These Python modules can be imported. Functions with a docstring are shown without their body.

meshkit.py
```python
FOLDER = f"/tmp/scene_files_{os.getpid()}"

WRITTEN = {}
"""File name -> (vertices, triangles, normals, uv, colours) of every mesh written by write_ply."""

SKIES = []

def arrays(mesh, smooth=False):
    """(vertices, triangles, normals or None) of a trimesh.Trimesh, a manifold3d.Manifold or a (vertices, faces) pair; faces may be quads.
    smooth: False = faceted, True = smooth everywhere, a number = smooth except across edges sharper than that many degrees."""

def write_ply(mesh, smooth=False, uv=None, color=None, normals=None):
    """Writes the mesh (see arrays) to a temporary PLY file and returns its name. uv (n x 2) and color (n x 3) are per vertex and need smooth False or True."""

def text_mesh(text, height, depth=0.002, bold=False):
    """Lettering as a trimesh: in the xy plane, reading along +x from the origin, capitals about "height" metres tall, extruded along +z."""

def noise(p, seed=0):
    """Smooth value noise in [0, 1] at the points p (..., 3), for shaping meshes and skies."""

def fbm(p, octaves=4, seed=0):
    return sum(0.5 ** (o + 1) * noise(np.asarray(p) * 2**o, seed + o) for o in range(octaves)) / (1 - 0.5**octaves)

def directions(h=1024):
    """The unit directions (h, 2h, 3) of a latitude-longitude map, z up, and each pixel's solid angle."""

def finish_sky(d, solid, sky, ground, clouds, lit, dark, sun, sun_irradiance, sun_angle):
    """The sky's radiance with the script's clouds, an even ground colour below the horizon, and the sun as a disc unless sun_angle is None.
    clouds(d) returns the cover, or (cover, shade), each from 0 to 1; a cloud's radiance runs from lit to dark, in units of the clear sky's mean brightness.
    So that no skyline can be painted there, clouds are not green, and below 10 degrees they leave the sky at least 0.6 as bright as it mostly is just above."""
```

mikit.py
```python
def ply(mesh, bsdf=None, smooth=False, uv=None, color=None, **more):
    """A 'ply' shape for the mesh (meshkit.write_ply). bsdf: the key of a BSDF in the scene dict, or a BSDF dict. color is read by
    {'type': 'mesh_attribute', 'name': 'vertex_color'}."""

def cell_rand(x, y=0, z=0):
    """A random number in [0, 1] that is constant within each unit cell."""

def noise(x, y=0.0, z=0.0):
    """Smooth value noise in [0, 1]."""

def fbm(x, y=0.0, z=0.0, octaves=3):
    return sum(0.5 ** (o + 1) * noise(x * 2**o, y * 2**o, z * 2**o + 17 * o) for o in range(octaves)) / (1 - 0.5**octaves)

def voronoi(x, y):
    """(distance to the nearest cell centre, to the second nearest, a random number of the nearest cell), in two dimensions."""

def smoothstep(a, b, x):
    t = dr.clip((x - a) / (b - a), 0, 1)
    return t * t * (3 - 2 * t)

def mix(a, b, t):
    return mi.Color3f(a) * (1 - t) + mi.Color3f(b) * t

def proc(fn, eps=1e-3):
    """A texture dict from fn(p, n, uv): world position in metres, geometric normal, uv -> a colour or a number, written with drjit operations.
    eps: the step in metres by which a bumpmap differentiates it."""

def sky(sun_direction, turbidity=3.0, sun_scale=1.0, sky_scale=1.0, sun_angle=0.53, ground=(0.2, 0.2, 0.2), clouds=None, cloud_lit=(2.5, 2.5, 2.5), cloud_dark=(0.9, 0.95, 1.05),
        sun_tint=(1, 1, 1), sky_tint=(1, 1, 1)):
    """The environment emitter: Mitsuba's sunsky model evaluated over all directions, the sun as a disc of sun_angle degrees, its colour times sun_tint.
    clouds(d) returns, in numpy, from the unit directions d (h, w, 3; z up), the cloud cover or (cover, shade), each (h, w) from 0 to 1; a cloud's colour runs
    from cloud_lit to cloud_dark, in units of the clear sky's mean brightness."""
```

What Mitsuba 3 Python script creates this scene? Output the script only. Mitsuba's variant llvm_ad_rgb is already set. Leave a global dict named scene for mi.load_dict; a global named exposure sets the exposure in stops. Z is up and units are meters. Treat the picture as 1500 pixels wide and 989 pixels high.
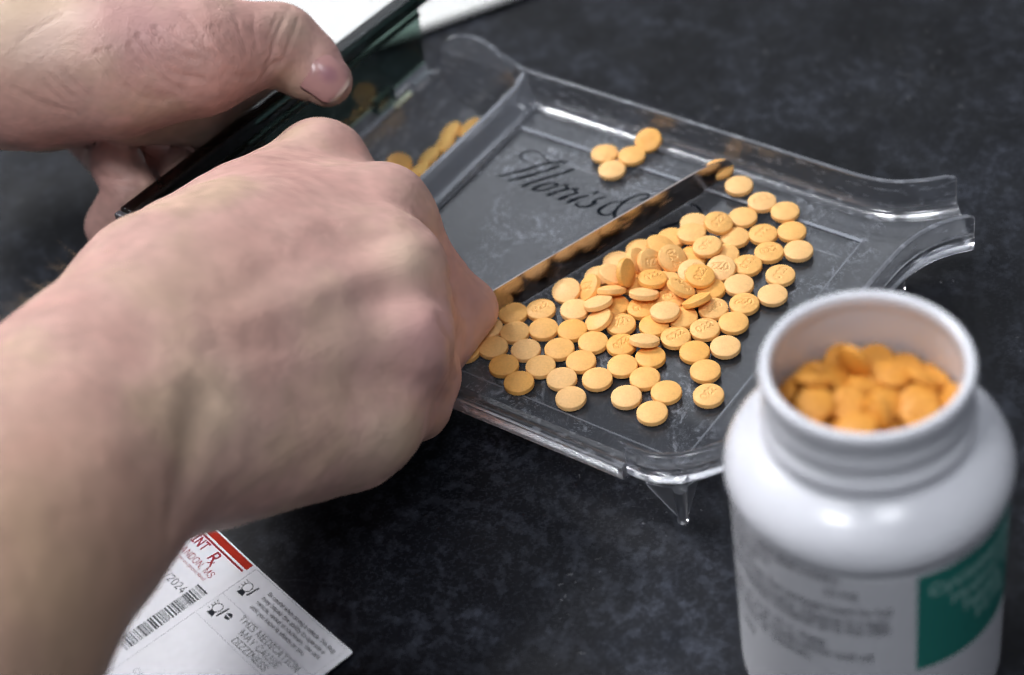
import math
import numpy as np
import trimesh
import manifold3d as m3
import shapely
from shapely.geometry import Polygon, Point, LineString, box as sbox
from shapely.ops import unary_union
import drjit as dr
import mitsuba as mi
import mikit
import meshkit

T = mi.ScalarTransform4f
scene, labels = {}, {}
MM = 0.001

# ------------------------------------------------------------------ camera, light, exposure
CAM = np.array([0.20678, -0.26746, 0.34758])
FWD = np.array([-0.489216, 0.54524, -0.680721])
DOWN = np.array([0.321285, -0.612946, -0.721854])
exposure = 0.2
scene["camera"] = {
    "type": "thinlens", "fov": 28.072, "fov_axis": "x", "aperture_radius": 0.0041, "focus_distance": 0.477,
    "near_clip": 0.02, "far_clip": 30.0,
    "to_world": T().look_at(origin=CAM.tolist(), target=(CAM + FWD).tolist(), up=(-DOWN).tolist()),
}
# the lit room above the counter: even bounce light from its pale walls and ceiling
scene["room_light"] = {"type": "constant", "radiance": {"type": "rgb", "value": [0.135, 0.145, 0.168]}}


def ceiling_panel(key, x, y, z, w, h, L, label):
    scene[key] = {"type": "rectangle", "to_world": T().translate([x, y, z]).rotate([1, 0, 0], 180).scale([w / 2, h / 2, 1]),
                  "emitter": {"type": "area", "radiance": {"type": "rgb", "value": L}}}
    labels[key] = {"label": label, "category": "ceiling light"}


ceiling_panel("ceiling_light", -1.45, 0.05, 1.65, 0.8, 0.8, [26, 26.2, 27.0], "large square ceiling light high to the left of the arms")
ceiling_panel("ceiling_light_001", -0.04, -0.98, 1.65, 0.36, 0.36, [30, 30.4, 31.5], "square ceiling light above and behind the camera")
ceiling_panel("ceiling_light_002", 0.64, -0.39, 1.65, 0.36, 0.36, [16, 16.4, 17.4], "square ceiling light high to the right of the white bottle")
ceiling_panel("ceiling_light_003", -1.75, 1.95, 1.65, 2.6, 1.3, [0.95, 1.0, 1.08], "added wide dim panel, unseen, that puts a grey reflection on the tray floor")  # added dim panel, placed for its grey reflection in tray floor and counter

# ------------------------------------------------------------------ helpers
def put(key, mesh, bsdf, smooth=30, xf=None, **kw):
    base, n = key, 0
    while key in scene:
        n += 1
        key = f"{base}_{n:03d}"
    scene[key] = mikit.ply(mesh, bsdf, smooth=smooth, **kw)
    if xf is not None:
        scene[key]["to_world"] = xf
    return key


def free(key):
    """The next key whose own parts do not exist yet (for things made only of parts)."""
    base, n = key, 0
    while any(k == key or k.startswith(key + "__") for k in scene):
        n += 1
        key = f"{base}_{n:03d}"
    return key


def tri(verts, faces):
    return trimesh.Trimesh(np.asarray(verts, float), np.asarray(faces), process=False)


def sweep(path, normals, profiles, closed_caps=True):
    """profiles: (n_path, n_prof, 2) of (offset along the normal, z), each loop closed; mm in, metres out."""
    P, N, Q = np.asarray(path, float), np.asarray(normals, float), np.asarray(profiles, float)
    n, k = len(P), Q.shape[1]
    V = np.concatenate([P[:, None, :] + N[:, None, :] * Q[:, :, :1], Q[:, :, 1:]], axis=2).reshape(-1, 3)
    F = []
    for i in range(n - 1):
        for j in range(k):
            a, b = i * k + j, i * k + (j + 1) % k
            F += [[a, a + k, b + k], [a, b + k, b]]
    cap = trimesh.creation.triangulate_polygon(Polygon(Q[0]), engine="earcut") if closed_caps else None
    if cap is not None:
        # map cap vertices back to loop indices
        cv, cf = cap
        idx = [int(np.argmin(((Q[0] - v) ** 2).sum(1))) for v in cv]
        for f in cf:
            f = [idx[x] for x in f]
            F += [[f[0], f[1], f[2]], [f[2] + (n - 1) * k, f[1] + (n - 1) * k, f[0] + (n - 1) * k]]
    m = tri(V * MM, F)
    m.fix_normals()
    return m


def path_normals(p):
    p = np.asarray(p, float)
    t = np.gradient(p, axis=0)
    t /= np.linalg.norm(t, axis=1, keepdims=True)
    return np.stack([-t[:, 1], t[:, 0]], 1)


def smooth_path(pts, step=1.5):
    """Catmull-Rom through the points."""
    p = np.asarray(pts, float)
    p = np.vstack([2 * p[0] - p[1], p, 2 * p[-1] - p[-2]])
    out = []
    for i in range(1, len(p) - 2):
        n = max(2, int(np.linalg.norm(p[i + 1] - p[i]) / step))
        for t in np.arange(n) / n:
            a, b, c_, d = p[i - 1], p[i], p[i + 1], p[i + 2]
            out.append(0.5 * (2 * b + (c_ - a) * t + (2 * a - 5 * b + 4 * c_ - d) * t * t + (3 * b - a - 3 * c_ + d) * t ** 3))
    out.append(p[-2])
    return np.array(out)


def extrude(poly, z0, z1):
    polys = getattr(poly, "geoms", [poly])
    ms = []
    for g in polys:
        if g.area <= 0:
            continue
        m = trimesh.creation.extrude_polygon(g, z1 - z0, engine="earcut")
        m.apply_translation([0, 0, z0])
        ms.append(m)
    return trimesh.util.concatenate(ms)


def mm(mesh):
    mesh = mesh.copy()
    mesh.apply_scale(MM)
    return mesh


def lathe(profile, n=128, closed=True):
    pr = np.asarray(profile, float)
    a = np.arange(n) * 2 * np.pi / n
    V = np.stack([pr[:, None, 0] * np.cos(a), pr[:, None, 0] * np.sin(a), np.broadcast_to(pr[:, None, 1], (len(pr), n))], -1).reshape(-1, 3)
    F = []
    m = len(pr)
    for i in range(m if closed else m - 1):
        i2 = (i + 1) % m
        for j in range(n):
            j2 = (j + 1) % n
            F += [[i * n + j, i * n + j2, i2 * n + j2], [i * n + j, i2 * n + j2, i2 * n + j]]
    t = tri(V, F)
    return t


def rounded_box(sx, sy, sz, r, center=(0, 0, 0), seg=16):
    pts = [m3.Manifold.sphere(r, seg).translate([x * (sx / 2 - r), y * (sy / 2 - r), z * (sz / 2 - r)]) for x in (-1, 1) for y in (-1, 1) for z in (-1, 1)]
    h = m3.Manifold.batch_hull(pts).translate(list(center)).to_mesh()
    return trimesh.Trimesh(h.vert_properties[:, :3], h.tri_verts, process=False)


def to_tri(man):
    h = man.to_mesh()
    return trimesh.Trimesh(np.array(h.vert_properties[:, :3]), np.array(h.tri_verts), process=False)


def rot_between(X, Y, Z, pos):
    M = np.eye(4)
    M[:3, 0], M[:3, 1], M[:3, 2], M[:3, 3] = X, Y, Z, pos
    return M


# ------------------------------------------------------------------ materials
def rgb(*v):
    return {"type": "rgb", "value": list(v)}


def counter_colour(p, n, uv):
    x, y = p.x * 1000, p.y * 1000
    w1, w2 = mikit.fbm(x * 0.02 + 9, y * 0.02, 3.0), mikit.fbm(x * 0.02, y * 0.02 + 40, 5.0)
    u, v = x * 0.83 + y * 0.55 + 22 * w1, -x * 0.55 + y * 0.83 + 22 * w2
    big = mikit.fbm(u * 0.016, v * 0.016, 1.0, octaves=4)
    mid = mikit.fbm(u * 0.09 + 5, v * 0.07, 7.0, octaves=4)
    fine = mikit.fbm(x * 1.5 + 0.6 * y, y * 1.5 - 0.6 * x, 2.0, octaves=3)
    fibre = mikit.fbm(x * 0.34 - 0.2 * y + 4 * w1, y * 0.36 + 0.22 * x, 5.0, octaves=5)
    vein = dr.abs(mikit.fbm(u * 0.022, v * 0.03, 9.0, octaves=3) - 0.5)
    vein = (1 - mikit.smoothstep(0.0, 0.012, vein)) * mikit.smoothstep(0.50, 0.66, mid)
    cloud = mikit.smoothstep(0.36, 0.74, big) * 0.5 + mikit.smoothstep(0.40, 0.74, mid) * 0.5
    speck = mikit.smoothstep(0.44, 0.80, fine) * 0.5 + mikit.smoothstep(0.46, 0.76, fibre) * 0.75
    t = dr.clip(cloud * 0.30 + speck * (0.20 + 0.62 * cloud) + vein * 0.25, 0, 1.7)
    fleck = mikit.smoothstep(0.90, 0.97, mikit.noise(u * 0.9, v * 0.9, 77.0)) * mikit.smoothstep(0.7, 0.8, mikit.noise(u * 0.07, v * 0.07, 78.0))
    return mikit.mix([0.0009, 0.0011, 0.0021], [0.029, 0.033, 0.044], t) + fleck * 0.05


def counter_rough(p, n, uv):
    x, y = p.x * 1000, p.y * 1000
    return 0.27 + 0.24 * mikit.fbm(x * 0.12, y * 0.12, 4.0, octaves=4)


scene["mat_counter"] = {"type": "principled", "base_color": mikit.proc(counter_colour), "roughness": mikit.proc(counter_rough), "specular": 0.24}


def haze_floor(p, n, uv):
    x, y = p.x * 1000, p.y * 1000
    w1, w2 = 9 * mikit.fbm(x * 0.08, y * 0.08, 2.0), 9 * mikit.fbm(x * 0.08 + 31, y * 0.08, 4.0)
    u, v = 0.77 * x + 0.64 * y + w1, -0.64 * x + 0.77 * y + w2
    smear = mikit.fbm(u * 0.05, v * 0.06, 1.0, octaves=3)
    rub = mikit.smoothstep(0.52, 0.80, mikit.fbm(u * 0.9, v * 0.55, 3.0, octaves=4))
    fine = mikit.smoothstep(0.55, 0.85, mikit.fbm(u * 2.6, v * 2.3, 8.0, octaves=3))
    hair = 1 - mikit.smoothstep(0.0, 0.018, dr.abs(mikit.fbm(u * 0.30 + 3 * smear, v * 0.16, 6.0, octaves=2) - 0.5))
    patch = mikit.smoothstep(0.42, 0.66, mikit.fbm(u * 0.075, v * 0.075, 12.0, octaves=3))
    return dr.clip(0.018 + 0.045 * smear + (0.15 * rub + 0.16 * fine) * (0.10 + patch) + 0.06 * hair * patch, 0, 0.55)


def haze_wall(p, n, uv):
    x, y, z = p.x * 1000, p.y * 1000, p.z * 1000
    a = mikit.fbm(x * 0.35 + 0.2 * y, y * 0.35 - 0.15 * x, z * 0.7, octaves=4)
    return dr.clip(0.045 + 0.20 * mikit.smoothstep(0.54, 0.78, a) + 0.12 * mikit.smoothstep(22.0, 22.5, z), 0, 0.5)


def clear_plastic(haze, rough=0.0, tint=(0.985, 0.985, 0.99)):
    return {"type": "blendbsdf", "weight": haze if not callable(haze) else mikit.proc(haze),
            "a": ({"type": "roughdielectric", "distribution": "ggx", "alpha": rough, "int_ior": 1.5, "ext_ior": 1.0, "specular_transmittance": rgb(*tint)} if rough else
                  {"type": "dielectric", "int_ior": 1.5, "ext_ior": 1.0, "specular_transmittance": rgb(*tint)}),
            "b": {"type": "twosided", "n": {"type": "diffuse", "reflectance": rgb(0.55, 0.58, 0.64)}}}


scene["mat_tray_floor"] = clear_plastic(haze_floor)
scene["mat_tray_wall"] = clear_plastic(haze_wall, 0.025)
scene["mat_clear"] = clear_plastic({"type": "rgb", "value": 0.05} if False else 0.05)
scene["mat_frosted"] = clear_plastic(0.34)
scene["mat_divider"] = clear_plastic(0.24)
scene["mat_glint_line"] = clear_plastic(0.16)
scene["mat_lid"] = {"type": "dielectric", "int_ior": 1.5, "ext_ior": 1.0, "specular_transmittance": rgb(0.38, 0.47, 0.435)}
scene["mat_lid_dark"] = {"type": "dielectric", "int_ior": 1.5, "ext_ior": 1.0, "specular_transmittance": rgb(0.09, 0.13, 0.12)}
scene["mat_print"] = {"type": "twosided", "n": {"type": "diffuse", "reflectance": rgb(0.006, 0.008, 0.011)}}
scene["mat_pin"] = {"type": "principled", "base_color": rgb(0.55, 0.56, 0.42), "roughness": 0.4}


def steel_rough(p, n, uv):
    x, y, z = p.x * 1000, p.y * 1000, p.z * 1000
    return 0.05 + 0.22 * mikit.smoothstep(0.5, 0.85, mikit.fbm(x * 0.25, y * 0.25, z * 0.6, octaves=3))


scene["mat_steel"] = {"type": "roughconductor", "alpha": mikit.proc(steel_rough), "specular_reflectance": rgb(0.62, 0.57, 0.50), "material": "Cr"}


def pill_mat(col):
    def f(p, n, uv):
        x, y, z = p.x * 1000, p.y * 1000, p.z * 1000
        v = mikit.fbm(x * 3.1, y * 3.1, z * 3.1, octaves=3)
        return mi.Color3f(col) * (0.88 + 0.24 * v)
    return {"type": "principled", "base_color": mikit.proc(f), "roughness": 0.55, "specular": 0.4}


PILL_TONES = [(0.79, 0.425, 0.13), (0.79, 0.445, 0.155), (0.79, 0.47, 0.19), (0.77, 0.39, 0.098), (0.62, 0.27, 0.04)]  # last tone has the shade inside the bottle mixed into the tablet colour
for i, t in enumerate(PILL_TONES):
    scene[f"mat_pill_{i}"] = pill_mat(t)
scene["mat_bottle"] = {"type": "roughplastic", "distribution": "ggx", "alpha": 0.055, "int_ior": 1.5, "diffuse_reflectance": rgb(0.84, 0.845, 0.87), "nonlinear": True}
scene["mat_bottle_label"] = {"type": "roughplastic", "distribution": "ggx", "alpha": 0.2, "int_ior": 1.45, "diffuse_reflectance": rgb(0.74, 0.745, 0.785)}
scene["mat_teal"] = {"type": "roughplastic", "distribution": "ggx", "alpha": 0.2, "int_ior": 1.45, "diffuse_reflectance": rgb(0.024, 0.235, 0.195)}
scene["mat_teal_text"] = {"type": "diffuse", "reflectance": rgb(0.36, 0.53, 0.50)}
scene["mat_grey_ink"] = {"type": "diffuse", "reflectance": rgb(0.03, 0.032, 0.045)}


def paper_colour(p, n, uv):
    v = mikit.fbm(p.x * 700, p.y * 700, 1.0, octaves=2)
    return mi.Color3f(0.80, 0.80, 0.83) * (0.96 + 0.06 * v)


scene["mat_paper"] = {"type": "principled", "base_color": mikit.proc(paper_colour), "roughness": 0.6, "specular": 0.3}
scene["mat_red_ink"] = {"type": "diffuse", "reflectance": rgb(0.42, 0.035, 0.022)}
scene["mat_red_text"] = {"type": "diffuse", "reflectance": rgb(0.30, 0.02, 0.03)}
scene["mat_black_ink"] = {"type": "diffuse", "reflectance": rgb(0.03, 0.033, 0.04)}
scene["mat_faint_ink"] = {"type": "diffuse", "reflectance": rgb(0.45, 0.45, 0.48)}
scene["mat_white_tray"] = {"type": "roughplastic", "distribution": "ggx", "alpha": 0.2, "diffuse_reflectance": rgb(0.86, 0.86, 0.83)}
scene["mat_nail"] = {"type": "principled", "base_color": {"type": "mesh_attribute", "name": "vertex_color"}, "roughness": 0.27, "specular": 0.5}


def skin_bump(p, n, uv):
    x, y, z = p.x * 1000, p.y * 1000, p.z * 1000
    f1, f2, _ = mikit.voronoi(x * 1.25 + 0.45 * z, y * 1.25 - 0.4 * z)
    return 0.6 * dr.minimum(f2 - f1, 0.5) + 0.7 * mikit.fbm(x * 0.9, y * 0.9, z * 0.9, octaves=3)


scene["mat_skin"] = {"type": "bumpmap", "bump": mikit.proc(skin_bump, 1.5e-4), "scale": 0.00019,
                     "nested": {"type": "principled", "base_color": {"type": "mesh_attribute", "name": "vertex_color"}, "roughness": 0.5, "specular": 0.38, "sheen": 0.15}}
scene["mat_hair"] = {"type": "principled", "base_color": rgb(0.55, 0.42, 0.25), "roughness": 0.45}

# ------------------------------------------------------------------ counter
c = rounded_box(2.4, 2.2, 0.04, 0.004, (0.0, 0.35, -0.02))
put("counter_top", c, "mat_counter", smooth=30)
labels["counter_top"] = {"label": "dark slate grey mottled counter surface", "kind": "structure"}

# ------------------------------------------------------------------ clear counting tray
ZR, ZF = 12.7, 13.3          # recessed and outer floor levels (mm)
far_path = smooth_path([(-91.5, 81.7), (-60, 81.9), (-20, 81.9), (8, 81.8), (18, 82.0), (24.5, 83.4), (29.5, 86.2), (33.5, 89.3), (36.6, 92.3)], 1.5)
right_path = smooth_path([(14.2, -22.6), (19.0, -22.6), (23.6, -21.0), (28.2, -17.6), (32.6, -12.0), (35.4, -6.5), (36.6, 0.0), (37.3, 20), (37.8, 42), (38.2, 56), (39.0, 63.5), (40.8, 69.6), (43.6, 74.6), (48.2, 79.6)], 1.5)
near_path = smooth_path([(-84.5, -24.6), (-50, -24.6), (-20, -24.4), (14.0, -24.2)], 3.0)


def wall_profile(ztop, zb=11.0, w=1.6, r=3.6, toe=5.4):
    pr = [(0.0, zb + 1.2), (0.35, zb + 0.35), (1.2, zb), (toe, zb + 0.4), (toe, ZF)]
    for a in np.linspace(0, 1, 7)[1:]:
        pr.append((toe - (toe - w) * math.sin(a * math.pi / 2), ZF + r * (1 - math.cos(a * math.pi / 2))))
    pr += [(w, ztop - 0.75), (w * 0.92, ztop - 0.3), (w * 0.70, ztop - 0.05), (w * 0.5, ztop), (w * 0.30, ztop - 0.05), (w * 0.08, ztop - 0.3), (0.0, ztop - 0.75)]
    return pr


# inward normals: far wall runs +x, inside is -y ; right wall runs +y, inside is -x ; near rim runs +x, inside is +y
nf = -path_normals(far_path)
nr = path_normals(right_path)
nn_ = path_normals(near_path)
s = np.linspace(0, 1, len(far_path))
far_top = [22.6 - 0.9 * max(0, (t - 0.985) / 0.015) ** 2 + 3.0 * max(0, 1 - (p[0] + 91.5) / 9.0) ** 2 * (p[0] < -82) for t, p in zip(s, far_path)]
TRAY = "pill_counting_tray"
put(TRAY + "__wall", sweep(far_path, nf, [wall_profile(z) for z in far_top]), "mat_tray_wall", smooth=35)
labels[TRAY + "__wall"] = {"label": "long far wall of the tray, flaring into the spout"}
sr = np.linspace(0, 1, len(right_path))
right_top = [20.6 + 2.0 * min(1, max(0, (p[1] + 10) / 40)) - 0.9 * max(0, (t - 0.985) / 0.015) ** 2 for t, p in zip(sr, right_path)]
put(TRAY + "__wall", sweep(right_path, nr, [wall_profile(z) for z in right_top]), "mat_tray_wall", smooth=35)
labels[TRAY + "__wall_001"] = {"label": "right end wall of the tray, rounded at the near corner and flaring into the spout"}
rim = [(0.0, 11.4), (0.4, 11.0), (5.6, 11.3), (5.6, ZF), (4.2, 13.35), (3.0, 13.7), (2.1, 14.5), (1.7, 15.2), (1.35, 15.5), (0.85, 15.6), (0.35, 15.5), (0.0, 15.1)]
put(TRAY + "__low_rim", sweep(near_path, nn_, [rim] * len(near_path)), "mat_tray_wall", smooth=35)
labels[TRAY + "__low_rim"] = {"label": "low near rim of the tray where the right hand reaches over"}

# floor slab: outline inside the toes of the walls
off = lambda p, n, d: np.asarray(p) + np.asarray(n) * d
fo = off(far_path, nf, 5.45)
ro = off(right_path, nr, 5.45)
no = off(near_path, nn_, 5.65)
sel = far_path[:, 0] > -79.5
ring = [(-79.9, -18.9)] + [tuple(q) for q in no if q[0] > -79 and q[0] < 13] + [tuple(q) for q in ro] + [tuple(q) for q in fo[sel][::-1]] + [(-79.9, 76.4)]
outline = Polygon(ring).buffer(0)
if outline.geom_type != "Polygon":
    outline = max(outline.geoms, key=lambda g: g.area)
recess = sbox(-78.6, -14.5, 23.6, 68.3)
slab = m3.Manifold(m3.Mesh(np.asarray(extrude(outline.simplify(0.02), 11.4, ZF).vertices, np.float32), np.asarray(extrude(outline.simplify(0.02), 11.4, ZF).faces, np.uint32)))


def frustum(b, z0, z1, grow):
    x0, y0, x1, y1 = b
    lo = [(x0, y0, z0), (x1, y0, z0), (x1, y1, z0), (x0, y1, z0)]
    hi = [(x0 - grow, y0 - grow, z1), (x1 + grow, y0 - grow, z1), (x1 + grow, y1 + grow, z1), (x0 - grow, y1 + grow, z1)]
    return m3.Manifold.hull_points(np.array(lo + hi, float))


slab = slab - frustum(recess.bounds, ZR, ZF + 0.4, 0.7)
fr = recess.buffer(0.35, join_style=2)
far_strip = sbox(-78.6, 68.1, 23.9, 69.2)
put(TRAY + "__recess_glint", mm(extrude(far_strip, ZF + 0.005, ZF + 0.16)), "mat_frosted", smooth=False)  # milky strips stand in for the bright reflection along the floor step
put(TRAY + "__recess_glint", mm(extrude((fr - recess.buffer(-0.05, join_style=2)) - sbox(-90, 67.9, 40, 80), ZF - 0.25, ZF + 0.08)), "mat_glint_line", smooth=False)
put(TRAY + "__recess_glint", mm(extrude(sbox(-77, 62.3, 21.5, 63.2), 11.0, 11.35)), "mat_glint_line", smooth=False)  # pale strip painted for the second, reflected line of the step
labels[TRAY + "__recess_glint"] = {"label": "milky strip imitating the glint on the floor step along the far wall"}
put(TRAY + "__floor", mm(to_tri(slab)), "mat_tray_floor", smooth=False)
labels[TRAY + "__floor"] = {"label": "scuffed clear tray floor with a shallow recessed rectangle"}

# divider ridge between the floor and the trough
dv = np.array([(-84.6, y) for y in np.linspace(-24, 80, 30)])
dprof = lambda zt: [(-0.9, 17.0), (-0.9, zt - 0.5), (-0.5, zt - 0.1), (0.1, zt), (0.8, zt - 0.3), (1.3, zt - 1.4), (2.2, 17.0), (3.2, 14.6), (4.6, ZF), (4.6, 11.4), (0.6, 11.4), (0.6, 12.5)]
dz = [20.0 + 2.2 * max(0, (y - 74) / 6) ** 2 for y in dv[:, 1]]
put(TRAY + "__divider", sweep(dv, np.tile([1.0, 0.0], (len(dv), 1)), [dprof(z) for z in dz]), "mat_divider", smooth=35)
labels[TRAY + "__divider"] = {"label": "raised divider between the tray floor and the side trough"}

# half-round trough with its round end plate
TC, TRR = (-99.4, 16.2), 13.6
ang = np.linspace(0.0, -math.pi, 37)
inner = [(TC[0] + (TRR - 1.4) * math.cos(a), TC[1] + (TRR - 1.4) * math.sin(a)) for a in ang]
outer = [(TC[0] + TRR * math.cos(a), TC[1] + TRR * math.sin(a)) for a in ang[::-1]]
ty = np.array([(0, y) for y in np.linspace(-23, 77.9, 12)])
trough_loop = np.array(inner + outer)
put(TRAY + "__trough", sweep(ty, np.tile([1.0, 0.0], (len(ty), 1)), [trough_loop] * len(ty)), "mat_tray_wall", smooth=40)
labels[TRAY + "__trough"] = {"label": "half-round side trough that catches counted tablets"}
disc = m3.CrossSection.circle(TRR, 64).extrude(1.5)
dm = to_tri(disc)
dm.apply_transform(trimesh.transformations.rotation_matrix(math.pi / 2, [1, 0, 0]))
dm.apply_translation([TC[0], 79.6, TC[1] + 0.2])
put(TRAY + "__end_plate", mm(dm), "mat_tray_wall", smooth=40)
labels[TRAY + "__end_plate"] = {"label": "round clear plate closing the far end of the trough"}

# legs: a tapering post with two thin ribs
for i, (lx, ly, r1x, r1y, r2x, r2y) in enumerate([(26.3, -20.0, -7.8, -2.1, 2.0, 4.2), (-78.5, -20.0, 7.8, -2.1, -2.0, 4.2), (33.5, 70.0, -2, -6, -6, 2), (-76.0, 77.0, 6, 0, 0, -6)]):
    post = lathe([(0.0, 0.0), (1.15, 0.0), (1.45, 0.35), (1.45, 0.8), (1.05, 1.3), (1.7, 10.85), (0.0, 10.85)], 24, closed=False)
    post.merge_vertices()
    post.update_faces(post.nondegenerate_faces())
    post.apply_translation([lx, ly, 0])
    post.fix_normals()
    k = put(TRAY + "__leg", mm(post), "mat_clear", smooth=40)
    for (ux, uy) in ((r1x, r1y), (r2x, r2y)):
        u = np.array([ux, uy]) / math.hypot(ux, uy)
        tri_poly = Polygon([(1.25, 1.6), (max(4.4, math.hypot(ux, uy)), 10.9), (1.75, 10.9)])
        rb = trimesh.creation.extrude_polygon(tri_poly, 0.7, engine="earcut")
        M = np.eye(4)
        M[:3, 0] = [u[0], u[1], 0]
        M[:3, 1] = [0, 0, 1]
        M[:3, 2] = np.cross(M[:3, 0], M[:3, 1])
        M[:3, 3] = np.array([lx, ly, 0]) - M[:3, 2] * 0.35
        rb.apply_transform(M)
        put(k + "__rib", mm(rb), "mat_clear", smooth=False)

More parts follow.
